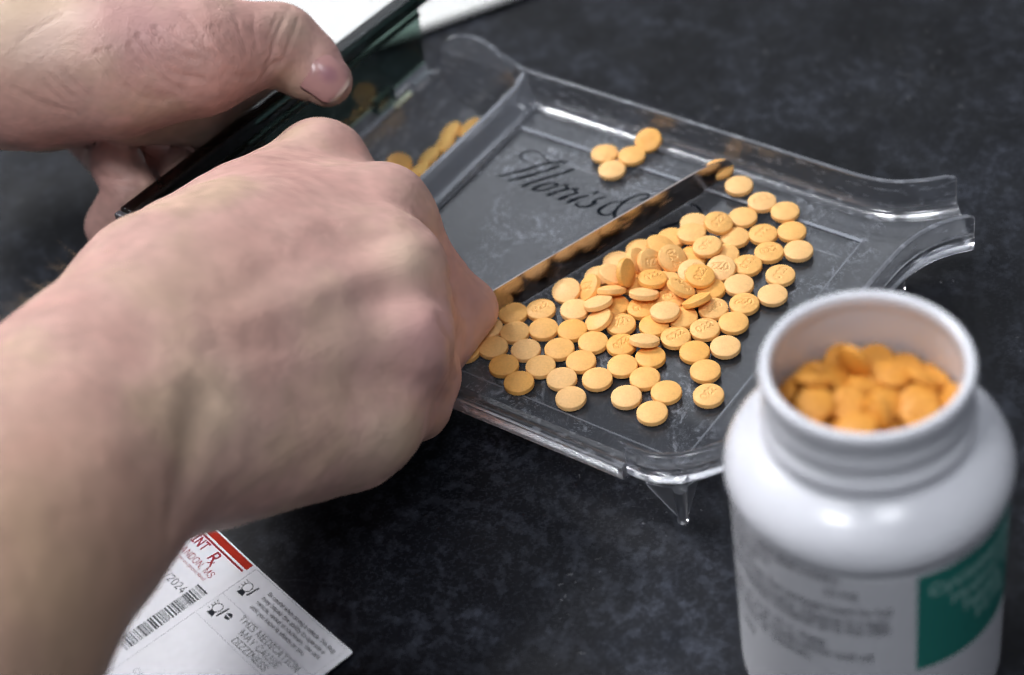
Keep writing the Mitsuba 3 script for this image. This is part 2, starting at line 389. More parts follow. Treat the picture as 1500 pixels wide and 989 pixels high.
# printed script lettering on the tray floor
strokes = [[[[-69.48, 57.9], [-71.04, 58.01], [-72.14, 59.07], [-72.34, 60.58], [-71.29, 61.92], [-69.12, 62.34], [-66.73, 61.73], [-64.63, 60.82], [-63.09, 60.34]], [0.25, 0.35, 0.6, 0.5, 0.35, 0.3, 0.3, 0.35, 0.4]], [[[-72.65, 49.47], [-70.65, 51.51], [-68.29, 54.08], [-65.83, 57.58], [-63.0, 60.56], [-60.9, 62.13], [-59.64, 62.4]], [0.5, 0.6, 0.7, 0.75, 0.7, 0.6, 0.5]], [[[-59.64, 62.4], [-60.19, 61.42], [-61.42, 61.1]], [0.5, 0.3, 0.2]], [[[-69.1, 49.32], [-66.65, 51.75], [-64.11, 55.1], [-62.02, 57.71], [-60.74, 59.39], [-60.56, 60.19]], [0.6, 0.7, 0.8, 0.7, 0.6, 0.4]], [[[-60.56, 60.19], [-61.19, 60.05], [-62.38, 58.24]], [0.4, 0.25, 0.2]], [[[-56.68, 60.35], [-57.51, 58.9], [-59.78, 55.86], [-62.32, 52.51], [-64.13, 50.23], [-64.67, 48.92], [-63.95, 48.94], [-63.14, 50.2]], [0.9, 0.7, 0.65, 0.7, 0.75, 0.7, 0.4, 0.25]], [[[-57.02, 53.94], [-58.82, 53.04], [-60.44, 51.2], [-61.26, 49.24], [-60.01, 49.18], [-58.13, 50.63], [-56.86, 52.64], [-56.76, 53.72], [-57.65, 53.8]], [0.5, 0.45, 0.7, 0.8, 0.5, 0.5, 0.6, 0.6, 0.4]], [[[-56.59, 52.6], [-55.78, 53.52], [-54.97, 54.44], [-53.99, 54.76]], [0.25, 0.25, 0.25, 0.4]], [[[-53.99, 54.76], [-54.71, 54.05], [-53.3, 53.56], [-54.65, 51.85], [-56.0, 49.98], [-56.55, 48.86], [-55.39, 49.44], [-54.75, 50.61]], [0.5, 0.4, 0.7, 0.6, 0.6, 0.6, 0.3, 0.2]], [[[-54.39, 51.47], [-52.77, 53.31], [-51.25, 54.58]], [0.2, 0.25, 0.4]], [[[-50.8, 54.63], [-51.52, 53.75], [-50.12, 53.26], [-51.21, 51.7], [-52.56, 49.83], [-53.01, 48.75], [-51.86, 49.5], [-51.22, 50.67]], [0.5, 0.4, 0.7, 0.6, 0.6, 0.6, 0.3, 0.2]], [[[-46.96, 53.48], [-48.48, 51.87], [-49.65, 50.09], [-50.2, 48.81], [-49.28, 49.54], [-48.5, 50.84]], [0.5, 0.6, 0.65, 0.7, 0.3, 0.2]], [[[-46.05, 54.95], [-45.42, 55.77]], [0.6, 0.6]], [[[-43.56, 54.33], [-44.09, 53.05], [-44.55, 51.97], [-43.68, 52.07], [-44.06, 50.53], [-45.28, 49.19], [-47.15, 48.82], [-47.92, 49.27], [-47.38, 50.22]], [0.35, 0.35, 0.5, 0.7, 0.7, 0.6, 0.5, 0.4, 0.4]], [[[-42.58, 54.99], [-43.81, 53.44], [-44.37, 51.74]], [0.5, 0.35, 0.25]], [[[-37.74, 55.27], [-39.42, 54.43], [-40.73, 52.16], [-41.2, 49.91], [-39.89, 48.77], [-38.02, 49.31], [-37.54, 51.55], [-37.37, 53.84], [-37.1, 55.99], [-35.98, 58.57], [-34.75, 60.12], [-33.23, 60.76], [-32.75, 59.58], [-33.79, 58.17]], [0.25, 0.3, 0.6, 0.85, 0.7, 0.4, 0.35, 0.5, 0.7, 0.55, 0.4, 0.4, 0.5, 0.5]], [[[-37.48, 53.59], [-37.14, 51.35], [-36.37, 49.75], [-34.45, 48.92], [-32.52, 48.91], [-30.93, 50.7], [-29.91, 53.39]], [0.5, 0.7, 0.7, 0.5, 0.35, 0.3, 0.3]], [[[-35.26, 52.3], [-33.76, 54.25], [-32.59, 55.44], [-31.26, 55.5]], [0.25, 0.3, 0.45, 0.55]], [[[-21.63, 62.33], [-19.81, 62.45], [-17.95, 61.39], [-17.11, 60.23], [-17.58, 58.81]], [0.3, 0.4, 0.55, 0.5, 0.4]], [[[-19.3, 56.36], [-21.02, 53.93], [-22.51, 52.0], [-23.67, 50.83]], [0.5, 0.9, 0.7, 0.4]], [[[-24.67, 48.56], [-23.16, 48.74], [-22.03, 49.51]], [0.35, 0.45, 0.3]]]
shapes = []
for pts, ws in strokes:
    sp = smooth_path(pts, 0.18)
    wv = np.interp(np.linspace(0, 1, len(sp)), np.linspace(0, 1, len(ws)), ws)
    discs = [Point(*q).buffer(w * 0.66, 8) for q, w in zip(sp, wv)]
    shapes += [unary_union([a, b]).convex_hull for a, b in zip(discs[:-1], discs[1:])]
script = unary_union(shapes).simplify(0.012)
put(TRAY + "__lettering", mm(extrude(script, ZR + 0.01, ZR + 0.05)), "mat_print", smooth=False)
labels[TRAY + "__lettering"] = {"label": "black script lettering on the tray floor reading Morris &"}

# hinge lugs and knuckles on the trough's outer lip
HX, HZ = -114.2, 17.2
lug = rounded_box(3.6, 7.0, 3.2, 0.5, (HX + 1.0, 69.5, HZ + 0.1))
put(TRAY + "__hinge_lug", mm(lug), "mat_frosted", smooth=40)
pin = trimesh.creation.cylinder(1.1, 15, sections=24)
pin.apply_transform(trimesh.transformations.rotation_matrix(math.pi / 2, [1, 0, 0]))
pin.apply_translation([HX - 0.3, 66.5, HZ + 1.4])
put(TRAY + "__hinge_pin", mm(pin), "mat_frosted", smooth=40)
pad = rounded_box(1.6, 7.5, 1.2, 0.4, (HX + 2.6, 60.0, HZ + 0.4))
put(TRAY + "__stop_pad", mm(pad), "mat_pin", smooth=40)
lip = rounded_box(1.7, 97.0, 1.2, 0.5, (TC[0] - TRR + 0.5, 26.5, TC[1] + 0.75))
put(TRAY + "__trough_lip", mm(lip), "mat_frosted", smooth=40)

# dark green hinged lid, standing open
LID = TRAY + "__lid"
lid_pts = {"fl": (-114.6, 73.5, 20.5), "nl": (-115.8, -34.0, 20.5), "nt": (-116.8, -36.0, 47.2), "ft": (-114.9, 75.5, 41.6)}


def slab4(a, b, c_, d, t, r=0.35):
    pts = []
    nrm = np.cross(np.subtract(b, a), np.subtract(d, a))
    nrm = nrm / np.linalg.norm(nrm)
    for q in (a, b, c_, d):
        for sgn in (-1, 1):
            pts.append(m3.Manifold.sphere(r, 12).translate((np.array(q) + nrm * sgn * (t / 2 - r)).tolist()))
    return to_tri(m3.Manifold.batch_hull(pts))


put(LID, mm(slab4(lid_pts["fl"], lid_pts["nl"], lid_pts["nt"], lid_pts["ft"], 1.5)), "mat_lid", smooth=40)
labels[LID] = {"label": "dark green see-through hinged lid standing open over the trough"}


def lid_bar(y0, y1, dx0, dx1, dz0, dz1, r, key, mat):
    def at(y):
        f = (y + 36.0) / 111.5
        return np.array([-116.8 + 1.9 * f, y, 47.2 - 5.6 * f])
    pts = []
    for y in (y0, y1):
        for dx in (dx0, dx1):
            for dz_ in (dz0, dz1):
                pts.append(m3.Manifold.sphere(r, 14).translate((at(y) + [dx, 0, dz_]).tolist()))
    return put(key, mm(to_tri(m3.Manifold.batch_hull(pts))), mat, smooth=40)


lid_bar(-35.6, 100.0, -0.4, 3.2, 0.75, 1.9, 0.4, LID + "__top_flange", "mat_lid_dark")
lid_bar(-35.6, 100.0, 2.9, 3.2, -1.7, -0.2, 0.4, LID + "__flange_lip", "mat_lid_dark")
lid_bar(-30.0, 74.0, 1.25, 1.9, -5.6, -5.2, 0.4, LID + "__rib", "mat_lid_dark")
lid_bar(-37.6, -36.6, -0.6, 3.6, -14.0, 1.4, 0.4, LID + "__end_cap", "mat_clear")
lid_bar(52.0, 58.5, -0.2, 1.4, -24.5, -21.6, 0.9, LID + "__hinge_knuckle", "mat_lid")
labels[TRAY] = {"label": "clear plastic pill counting tray with a corner spout, side trough and green lid", "category": "tray"}

# ------------------------------------------------------------------ spatula
b0, b1 = np.array([-43.8, -2.5]), np.array([-18.3, 77.6])
ud = (b1 - b0) / np.linalg.norm(b1 - b0)
L0 = -46.0
L1 = np.linalg.norm(b1 - b0)
sxs = np.concatenate([np.linspace(L0, L1 - 15, 40), L1 - 15 + 15 * np.sin(np.linspace(0, 1, 24)[1:] * math.pi / 2)])
top, bot = [], []
for q in sxs:
    h = 7.6 - 1.2 * np.clip((q - 20) / 60, 0, 1)
    e = max(0.0, (q - (L1 - 15)) / 15)
    k = math.sqrt(max(0.0, 1 - e ** 2.6))
    top.append((q, 0.9 + h * 0.5 + h * 0.5 * k - (1 - k) * 0.8))
    bot.append((q, 0.02 + h * 0.5 * (1 - k) - (1 - k) * 0.8 * 0 ))
outl = Polygon(bot + top[::-1]).buffer(0)
bl = trimesh.creation.extrude_polygon(outl, 0.45, engine="earcut")
M = np.eye(4)
lean = np.array([ud[1], -ud[0], 0]) * -0.03
M[:3, 0] = [ud[0], ud[1], 0]
M[:3, 1] = np.array([0, 0, 1.0]) + lean
M[:3, 2] = np.cross(M[:3, 0], M[:3, 1])
M[:3, 3] = [b0[0], b0[1], ZR + 0.02]
bl.apply_transform(M)
put("spatula__blade", mm(bl), "mat_steel", smooth=20)
hb = np.array([b0[0], b0[1], ZR + 4.2])
ha, hc = hb + np.append(ud, 0) * -26, hb + np.append(ud, 0) * -58 + np.array([0, 0, 14])
hnd = m3.Manifold.batch_hull([m3.Manifold.sphere(3.6, 20).translate(ha.tolist()), m3.Manifold.sphere(4.6, 20).translate(hc.tolist())])
put("spatula__handle", mm(to_tri(hnd)), "mat_print", smooth=40)
labels["spatula"] = {"label": "narrow steel counting spatula held on edge across the tray by the right hand", "category": "spatula"}

# ------------------------------------------------------------------ tablets
R0, HT, BAND = 3.6, 1.35, 0.62


def seg_dist(P, a, b):
    a, b = np.array(a), np.array(b)
    t = np.clip(((P - a) @ (b - a)) / ((b - a) @ (b - a)), 0, 1)
    return np.linalg.norm(P - a - t[..., None] * (b - a), axis=-1)


def glyph_dist(P):
    d = np.full(P.shape[:-1], 9.0)

    def poly(pts):
        nonlocal d
        for a, b in zip(pts[:-1], pts[1:]):
            d = np.minimum(d, seg_dist(P, a, b))
    w, h, gap = 1.0, 1.75, 0.48
    x0 = -(3 * w + 2 * gap) / 2
    t = np.linspace(0, 2 * np.pi, 25)
    poly(list(zip(x0 + w / 2 + w / 2 * np.cos(t), h / 2 * np.sin(t))))
    for k in (1, 2):
        xx = x0 + k * (w + gap)
        arc = [(xx + w / 2 + w / 2 * math.cos(a), h / 2 - w / 2 + w / 2 * math.sin(a)) for a in np.linspace(math.radians(170), math.radians(-35), 12)]
        poly(arc + [(xx + 0.02, -h / 2), (xx + w, -h / 2)])
    return d


def tablet(rings, seg, engraved):
    rs = np.concatenate([np.linspace(0, R0 - 0.22, rings), [R0 - 0.08, R0]])
    prof = []
    Rs = R0
    for r in rs:
        z = BAND + (HT - BAND) * (1 - (min(r, R0) / Rs) ** 2)
        if r > R0 - 0.2:
            z -= 0.05 if r < R0 else 0.16
        prof.append((r, z))
    prof += [(R0, -BAND + 0.16), (R0 - 0.08, -BAND + 0.03)]
    for r in np.linspace(R0 - 0.22, 0, 10):
        prof.append((r, -(BAND + (HT - BAND) * (1 - (r / Rs) ** 2))))
    prof = np.array(prof)
    a = np.arange(seg) * 2 * np.pi / seg
    V = np.stack([prof[1:-1, None, 0] * np.cos(a), prof[1:-1, None, 0] * np.sin(a), np.broadcast_to(prof[1:-1, None, 1], (len(prof) - 2, seg))], -1).reshape(-1, 3)
    V = np.vstack([V, [[0, 0, prof[0, 1]], [0, 0, prof[-1, 1]]]])
    n = len(prof) - 2
    j = np.arange(seg)
    j2 = (j + 1) % seg
    F = [np.stack([np.full(seg, n * seg), j, j2], 1)]
    for i in range(n - 1):
        F += [np.stack([i * seg + j, (i + 1) * seg + j, (i + 1) * seg + j2], 1), np.stack([i * seg + j, (i + 1) * seg + j2, i * seg + j2], 1)]
    F += [np.stack([np.full(seg, n * seg + 1), (n - 1) * seg + j2, (n - 1) * seg + j], 1)]
    if engraved:
        d = glyph_dist(V[:, :2])
        V[:, 2] -= np.where(V[:, 2] > 0.3, 0.23 * np.clip(1 - (d / 0.27) ** 2, 0, 1), 0)
    return tri(V * MM, np.vstack(F))


plain_m, eng_m = tablet(9, 48, False), tablet(36, 120, True)
PLAIN = [mikit.ply(plain_m, f"mat_pill_{i}", smooth=40) for i in range(5)]
ENGR = [mikit.ply(eng_m, f"mat_pill_{i}", smooth=40) for i in range(5)]
rng = np.random.default_rng(5)
pill_n = 0


def pill(row, label, group, tone=None):
    global pill_n
    x, y, z, nx, ny, nz, tx, ty_, tz, plain = row
    N = np.array([nx, ny, nz])
    N /= np.linalg.norm(N)
    X = np.array([tx, ty_, tz])
    X = X - N * (X @ N)
    X /= np.linalg.norm(X)
    M = rot_between(X, np.cross(N, X), N, np.array([x, y, z]) * MM)
    key = "tablet" + (f"_{pill_n:03d}" if pill_n else "")
    pill_n += 1
    tone = int(rng.choice(4, p=[0.36, 0.24, 0.22, 0.18])) if tone is None else tone
    scene[key] = {**(PLAIN if plain else ENGR)[tone], "to_world": T(M.tolist())}
    labels[key] = {"label": label, "category": "tablet"}
    if group:
        labels[key]["group"] = group


TRAY_PILLS = [[-8.8, -10.75, 14.05, 0.0, 0.0, 1.0, 0.338, 0.941, 0.0, 1], [2.35, -4.34, 14.05, 0.0, 0.0, 1.0, -0.492, 0.871, -0.0, 1], [10.32, -5.84, 14.05, 0.0, 0.0, 1.0, 0.714, -0.7, 0.0, 1], [9.68, 1.26, 14.05, 0.0, 0.0, 1.0, -0.372, -0.928, 0.0, 1], [2.87, 2.8, 14.05, 0.0, 0.0, 1.0, 0.282, 0.959, 0.0, 1], [-6.81, -2.64, 14.05, 0.0, 0.0, 1.0, -0.999, 0.046, 0.0, 1], [18.75, 4.93, 14.05, 0.0, 0.0, 1.0, 0.091, 0.996, 0.0, 0], [13.98, 11.36, 14.05, 0.0, 0.0, 1.0, -0.954, -0.298, 0.0, 1], [-3.98, 3.79, 14.05, 0.0, 0.0, 1.0, -0.139, 0.99, 0.0, 1], [0.27, 9.31, 14.05, 0.0, 0.0, 1.0, 0.477, -0.879, 0.0, 1], [-14.23, -6.49, 14.05, 0.0, 0.0, 1.0, 0.133, 0.991, -0.0, 1], [-13.43, 0.45, 14.05, 0.0, 0.0, 1.0, -0.951, 0.308, 0.0, 1], [-20.97, -5.44, 14.05, 0.0, 0.0, 1.0, -0.804, -0.594, 0.0, 1], [8.49, 15.58, 14.05, 0.0, 0.0, 1.0, -0.996, 0.085, 0.0, 1], [-22.46, -12.24, 14.05, 0.0, 0.0, 1.0, -0.321, -0.947, 0.0, 1], [-28.9, -9.31, 14.05, 0.0, 0.0, 1.0, 0.534, -0.846, 0.0, 1], [-34.8, -5.42, 14.05, 0.0, 0.0, 1.0, 0.992, 0.123, 0.0, 1], [-33.17, 1.32, 14.05, 0.0, 0.0, 1.0, -0.689, 0.725, 0.0, 1], [-27.31, -2.5, 14.05, 0.0, 0.0, 1.0, 0.105, -0.994, 0.0, 1], [-27.66, 5.49, 14.05, 0.0, 0.0, 1.0, 0.351, -0.936, 0.0, 1], [-32.1, 10.8, 14.05, 0.0, 0.0, 1.0, 0.442, 0.897, -0.0, 0], [-20.36, 1.55, 14.05, 0.0, 0.0, 1.0, -0.705, 0.709, 0.0, 1], [-21.28, 8.39, 14.05, 0.0, 0.0, 1.0, 0.88, 0.475, 0.0, 1], [-14.51, 7.22, 14.05, 0.0, 0.0, 1.0, 0.968, 0.25, 0.0, 1], [-24.71, 14.65, 14.05, 0.0, 0.0, 1.0, -0.716, 0.698, 0.0, 1], [-17.0, 20.31, 14.05, 0.0, 0.0, 1.0, -0.752, 0.66, 0.0, 1], [-11.99, 15.44, 14.05, 0.0, 0.0, 1.0, -0.45, -0.893, 0.0, 0], [-10.67, 22.64, 14.05, 0.0, 0.0, 1.0, 0.346, 0.938, 0.0, 0], [-8.02, 9.56, 14.05, 0.0, 0.0, 1.0, 0.154, 0.988, 0.0, 0], [-40.04, -9.7, 14.05, 0.0, 0.0, 1.0, 0.959, -0.284, 0.0, 1], [-39.79, -0.54, 14.05, 0.0, 0.0, 1.0, -0.319, -0.948, 0.0, 1], [-37.35, 6.57, 14.05, 0.0, 0.0, 1.0, -0.973, -0.23, 0.0, 1], [-6.07, 62.38, 14.05, 0.0, 0.0, 1.0, 0.586, -0.81, 0.0, 1], [-3.98, 54.94, 14.05, 0.0, 0.0, 1.0, 0.724, 0.69, 0.0, 1], [1.64, 59.08, 14.05, 0.0, 0.0, 1.0, 0.156, 0.988, 0.0, 0], [7.42, 63.13, 14.05, 0.0, 0.0, 1.0, 0.33, -0.944, 0.0, 1], [12.36, 57.69, 14.05, 0.0, 0.0, 1.0, -0.881, 0.474, 0.0, 1], [6.31, 53.91, 14.05, 0.0, 0.0, 1.0, 0.648, 0.761, 0.0, 0], [4.01, 47.42, 14.05, 0.0, 0.0, 1.0, -0.01, 1.0, 0.0, 0], [5.8, 40.4, 14.05, 0.0, 0.0, 1.0, 0.299, 0.954, 0.0, 1], [12.92, 47.88, 14.05, 0.0, 0.0, 1.0, 0.0, 1.0, 0.0, 0], [14.76, 40.99, 14.05, 0.0, 0.0, 1.0, 0.114, -0.993, 0.0, 1], [10.37, 35.15, 14.05, 0.0, 0.0, 1.0, -0.888, -0.461, -0.0, 0], [11.44, 28.35, 14.05, 0.0, 0.0, 1.0, 0.996, -0.093, 0.0, 1], [13.93, 20.47, 14.05, 0.0, 0.0, 1.0, -0.341, 0.94, 0.0, 1], [6.64, 23.28, 14.05, 0.0, 0.0, 1.0, 0.456, 0.89, 0.0, 0], [4.71, 30.28, 14.05, 0.0, 0.0, 1.0, -0.453, -0.891, 0.0, 0], [1.97, 17.73, 14.05, 0.0, 0.0, 1.0, 0.355, 0.935, 0.0, 0], [-0.14, 24.37, 14.05, 0.0, 0.0, 1.0, -0.038, -0.999, 0.0, 1], [-4.75, 18.79, 14.05, 0.0, 0.0, 1.0, -0.697, 0.717, 0.0, 1], [-6.26, 28.1, 14.05, 0.0, 0.0, 1.0, -0.174, 0.985, 0.0, 0], [0.53, 35.93, 14.05, 0.0, 0.0, 1.0, 0.487, -0.873, 0.0, 1], [-10.5, 33.36, 14.05, 0.0, 0.0, 1.0, 0.426, -0.905, 0.0, 1], [-9.34, 44.59, 14.05, 0.0, 0.0, 1.0, -0.405, 0.914, 0.0, 1], [-2.93, 48.26, 14.05, 0.0, 0.0, 1.0, 0.769, -0.639, 0.0, 1], [-17.1, 29.02, 14.05, 0.0, 0.0, 1.0, 0.14, -0.99, 0.0, 1], [-22.52, 40.45, 14.05, 0.0, 0.0, 1.0, 0.269, -0.963, 0.0, 1], [-17.8, 47.62, 14.05, 0.0, 0.0, 1.0, 0.751, -0.66, 0.0, 1], [-15.76, 55.02, 14.05, 0.0, 0.0, 1.0, -0.99, 0.139, 0.0, 1], [-25.09, 34.06, 14.05, 0.0, 0.0, 1.0, 0.576, -0.818, 0.0, 1], [-26.13, 27.43, 14.05, 0.0, 0.0, 1.0, 0.916, -0.401, 0.0, 1], [-51.37, 68.28, 14.05, 0.0, 0.0, 1.0, 0.169, 0.986, 0.0, 1], [-43.94, 70.04, 14.75, 0.0, 0.0, 1.0, 0.83, -0.558, 0.0, 1], [-45.92, 63.55, 14.05, 0.0, 0.0, 1.0, -0.936, 0.352, 0.0, 1], [-20.68, 75.49, 14.75, 0.0, 0.0, 1.0, 0.539, 0.842, 0.0, 0], [-12.81, 71.93, 14.75, 0.0, 0.0, 1.0, -0.965, -0.263, 0.0, 1], [-4.37, 68.98, 14.75, 0.0, 0.0, 1.0, 0.544, 0.839, 0.0, 0], [2.63, 68.28, 14.75, 0.0, 0.0, 1.0, -0.052, 0.999, 0.0, 1], [-30.03, 18.91, 14.65, -0.002, -0.275, 0.961, 0.255, -0.93, -0.265, 1], [-24.98, 21.55, 15.64, -0.497, -0.515, 0.698, 0.796, 0.05, 0.603, 0], [-19.35, 22.84, 16.07, -0.306, 0.527, 0.793, -0.498, 0.621, -0.605, 1], [-19.51, 17.37, 16.41, -0.348, 0.183, 0.919, 0.734, -0.557, 0.389, 1], [-17.04, 13.61, 14.98, -0.369, -0.204, 0.907, -0.634, 0.768, -0.085, 1], [-2.99, 12.05, 15.82, -0.12, 0.43, 0.895, -0.051, -0.903, 0.427, 1], [-3.83, 22.46, 16.03, -0.057, 0.081, 0.995, -0.937, 0.341, -0.081, 1], [0.64, 29.5, 15.84, -0.516, 0.247, 0.82, 0.139, -0.921, 0.364, 1], [-2.65, 36.54, 16.6, 0.181, -0.02, 0.983, -0.147, 0.988, 0.047, 0], [-6.17, 38.63, 14.82, 0.113, -0.192, 0.975, 0.267, 0.951, 0.157, 0], [-0.56, 42.78, 14.96, 0.079, -0.305, 0.949, -0.914, -0.402, -0.053, 0], [-4.42, 30.85, 16.75, 0.318, 0.448, 0.836, 0.946, -0.204, -0.25, 0], [-11.64, 25.4, 16.12, -0.149, 0.428, 0.891, -0.429, 0.784, -0.448, 1], [-12.33, 30.44, 16.6, -0.0, 0.18, 0.984, 0.387, 0.907, -0.166, 0], [-12.45, 39.48, 16.08, 0.567, -0.179, 0.804, 0.737, -0.325, -0.592, 0], [-16.25, 35.44, 16.32, 0.763, 0.046, 0.645, 0.286, 0.87, -0.4, 0], [-19.36, 34.89, 15.9, 0.788, 0.261, 0.557, -0.278, 0.959, -0.055, 1], [-17.98, 27.62, 18.63, 0.944, 0.17, 0.282, 0.323, -0.647, -0.691, 1], [-17.39, 42.04, 16.29, 0.247, 0.226, 0.942, 0.543, -0.838, 0.059, 1], [-13.23, 49.8, 15.76, -0.012, 0.009, 1.0, -0.457, -0.889, 0.002, 1], [-9.09, 55.75, 16.22, 0.219, 0.009, 0.976, 0.117, 0.992, -0.035, 0], [-6.85, 46.82, 16.32, -0.065, -0.071, 0.995, 0.022, 0.997, 0.073, 0], [-21.78, 27.04, 16.81, 0.335, 0.293, 0.895, 0.907, 0.156, -0.39, 1], [-42.9, 76.61, 15.58, 0.023, -0.38, 0.925, 0.577, 0.76, 0.298, 0]]
NAMES = {0: 'plain tablet at the left end of the frontmost four, standing a gap apart', 1: 'plain tablet touching the frontmost tablet from behind on its left', 2: 'frontmost tablet on the tray, nearest the low near rim', 3: 'plain tablet touching the frontmost tablet from behind on its right', 4: 'plain tablet directly behind the frontmost tablet, third back from the near rim', 5: 'plain tablet in a clear gap midway along the front of the spread', 6: 'imprinted tablet alone in the near right corner, next to the white bottle', 7: 'plain tablet second from the front in the column beside the white bottle', 8: 'plain tablet under the left edge of the next tablet, behind the frontmost group', 9: 'plain tablet in front of the edge-on tablet lying flattest to the viewer', 10: 'plain tablet second row from the front, touching the left one of the frontmost four', 11: "plain tablet between the second row and the imprinted ones at the heap's front", 12: 'plain tablet third from the left in the second row from the front', 13: 'plain tablet at the head of the right hand column, beside the front gap', 14: 'plain tablet at the front left corner of the spread, nearest the rim and hand', 15: 'dull brownish plain tablet second from the hand along the left edge', 16: 'plain tablet nearest the hand in the third row from the front', 17: 'plain tablet in front of the spatula blade, first in its row from the hand', 18: 'plain tablet in the left block of the spread, touched by tablets on all sides', 19: 'plain tablet second from the hand in the row below the imprinted left one', 20: 'imprinted 022 tablet nearest the spatula blade at the left end of the heap', 21: 'plain tablet in the centre of the left block, third from the hand', 22: 'plain tablet third from the hand in the row below the imprinted left one', 23: 'plain tablet at the right end of the left block, before the heap', 24: 'flat tablet at the left foot of the heap under two tilted ones', 25: 'tablet at the left foot of the heap, half under an edge-on tablet', 26: 'flat tablet with an upside-down imprint at the front foot of the heap', 27: "imprinted tablet lying flat in the middle of the heap's front slope", 28: 'imprinted tablet touching the left end of the front edge-on tablet', 29: 'tablet half hidden by the right hand at the far left of the spread', 30: 'tablet under the spatula blade where the fingertip presses on it', 31: 'tablet tucked against the spatula blade beside the left imprinted tablet', 32: 'plain tablet two places in front of the spatula tip pair, above the heap', 33: 'plain tablet behind the heap, left of the imprinted pair near the spout', 34: 'imprinted 022 tablet left of the plain one nearest the spout', 35: 'plain tablet third in the line from the spatula tip towards the spout, farther front', 36: 'plain tablet farthest right on the tray', 37: 'imprinted 022 tablet touching the rightmost tablet from its left', 38: 'imprinted 022 tablet at the right foot of the heap, imprint slanting upwards', 39: 'plain tablet at the right foot of the heap below two imprinted ones', 40: "imprinted tablet of the separate pair nearest the bottle's rim", 41: "plain tablet of the separate pair nearest the bottle's rim", 42: 'tablet imprinted 022 upside down in the right front part of the spread', 43: 'plain tablet below the upside-down imprinted one on the right', 44: 'plain tablet third from the front in the column beside the white bottle', 45: 'imprinted 022 tablet at the right front, beside a plain one with a shadowed side', 46: 'flat tablet under the thin tilted one at the right front of the heap', 47: "imprinted 022 tablet at the heap's front, right of the edge-on tablet", 48: "tablet at the heap's front, under the right edge of a raised plain one", 49: "tablet at the heap's front, under the left edge of a raised plain one", 50: "imprinted tablet mostly hidden behind the raised plain one in the heap's front", 51: 'tablet on the right of the heap, under the topmost imprinted tablets', 57: 'plain tablet flat on the back slope of the heap near the spatula', 58: 'plain tablet at the very back of the heap, partly behind an imprinted one', 61: 'left tablet of the group of four lying beyond the spatula', 62: 'middle tablet of the group of four lying beyond the spatula', 63: 'front tablet of the group of four lying beyond the spatula', 64: 'tablet half hidden behind the rounded tip of the spatula', 65: 'tablet right in front of the rounded tip of the spatula', 66: 'imprinted tablet second in the line leading from the spatula tip to the spout', 67: 'plain tablet at the far right end of the line leading from the spatula tip', 68: 'tilted tablet at the left end of the heap, face to the viewer, by the blade', 69: 'steeply tilted tablet leaning left at the left end of the heap', 70: 'edge-on tablet at the left of the heap, just above a tilted pair', 71: 'tablet tilted up to the right at the left foot of the heap', 72: 'tablet leaning on a flat one at the left foot of the heap, face up left', 73: 'edge-on tablet at the front foot of the heap', 74: 'raised plain tablet lying over two others at the front of the heap', 75: 'thin edge-on tablet slanting up to the right on the right of the heap', 76: 'topmost imprinted tablet of the heap', 77: 'imprinted tablet just under and behind the topmost one', 78: 'tablet facing the viewer with 022 upside down, on the right of the heap', 79: 'tablet tilted steeply to the upper right in the middle of the heap', 80: 'edge-on tablet in the middle of the heap below a flat imprinted one', 81: 'flat imprinted tablet raised in the middle left of the heap', 82: "tablet standing with its imprinted face to the viewer on the heap's back slope", 83: 'leaning tablet left of the one whose face is turned to the viewer', 84: 'second leaning tablet left of the one whose face is turned to the viewer', 85: 'plain narrow tablet standing almost upright on the left of the heap', 86: 'tablet tilted down to the right on the back slope of the heap', 87: 'plain tablet on the back slope of the heap, above an imprinted one', 88: 'imprinted tablet tilted to the viewer at the back right of the heap', 89: 'imprinted 022 tablet raised high at the back right of the heap', 90: "tilted tablet at the heap's left edge next to the blade's reflection", 91: 'back tablet of the group of four, leaning on the step by the far wall'}
for i, row in enumerate(TRAY_PILLS):
    lab = NAMES.get(i)
    grp = "tablets on the tray"
    if lab is None:
        lab, grp = "orange tablet low in the crowded heap beside the spatula, part hidden by others", "tablets half buried in the heap"
    pill(row, lab, grp)
for i, row in enumerate([[-105.5, 47.4, 6.5, 0.35, -0.1, 0.93, 1, 0, 0, 1], [-94.8, 66.4, 9.0, -0.45, -0.25, 0.86, 1, 0, 0, 1], [-100.6, 64.6, 7.0, -0.45, -0.25, 0.86, 1, 0, 0, 1], [-99.2, 59.7, 6.5, -0.45, -0.25, 0.86, 1, 0, 0, 1], [-99.7, 53.4, 6.5, -0.45, -0.25, 0.86, 1, 0, 0, 1], [-98.7, 47.4, 6.0, -0.45, -0.25, 0.86, 1, 0, 0, 1], [-99.5, 44.0, 5.6, -0.45, -0.25, 0.86, 1, 0, 0, 1]]):
    pill(row, ["tablet lying farthest left in the side trough, nearest the right hand's knuckle", "orange tablet in the side trough, nearest its far end, cut off by the divider"][i] if i < 2 else
         "orange tablet in the short row leaning against the divider in the side trough", "tablets on the tray" if i < 2 else "tablets leaning in the side trough", 0)
BX, BY = [79.3, -31.9]
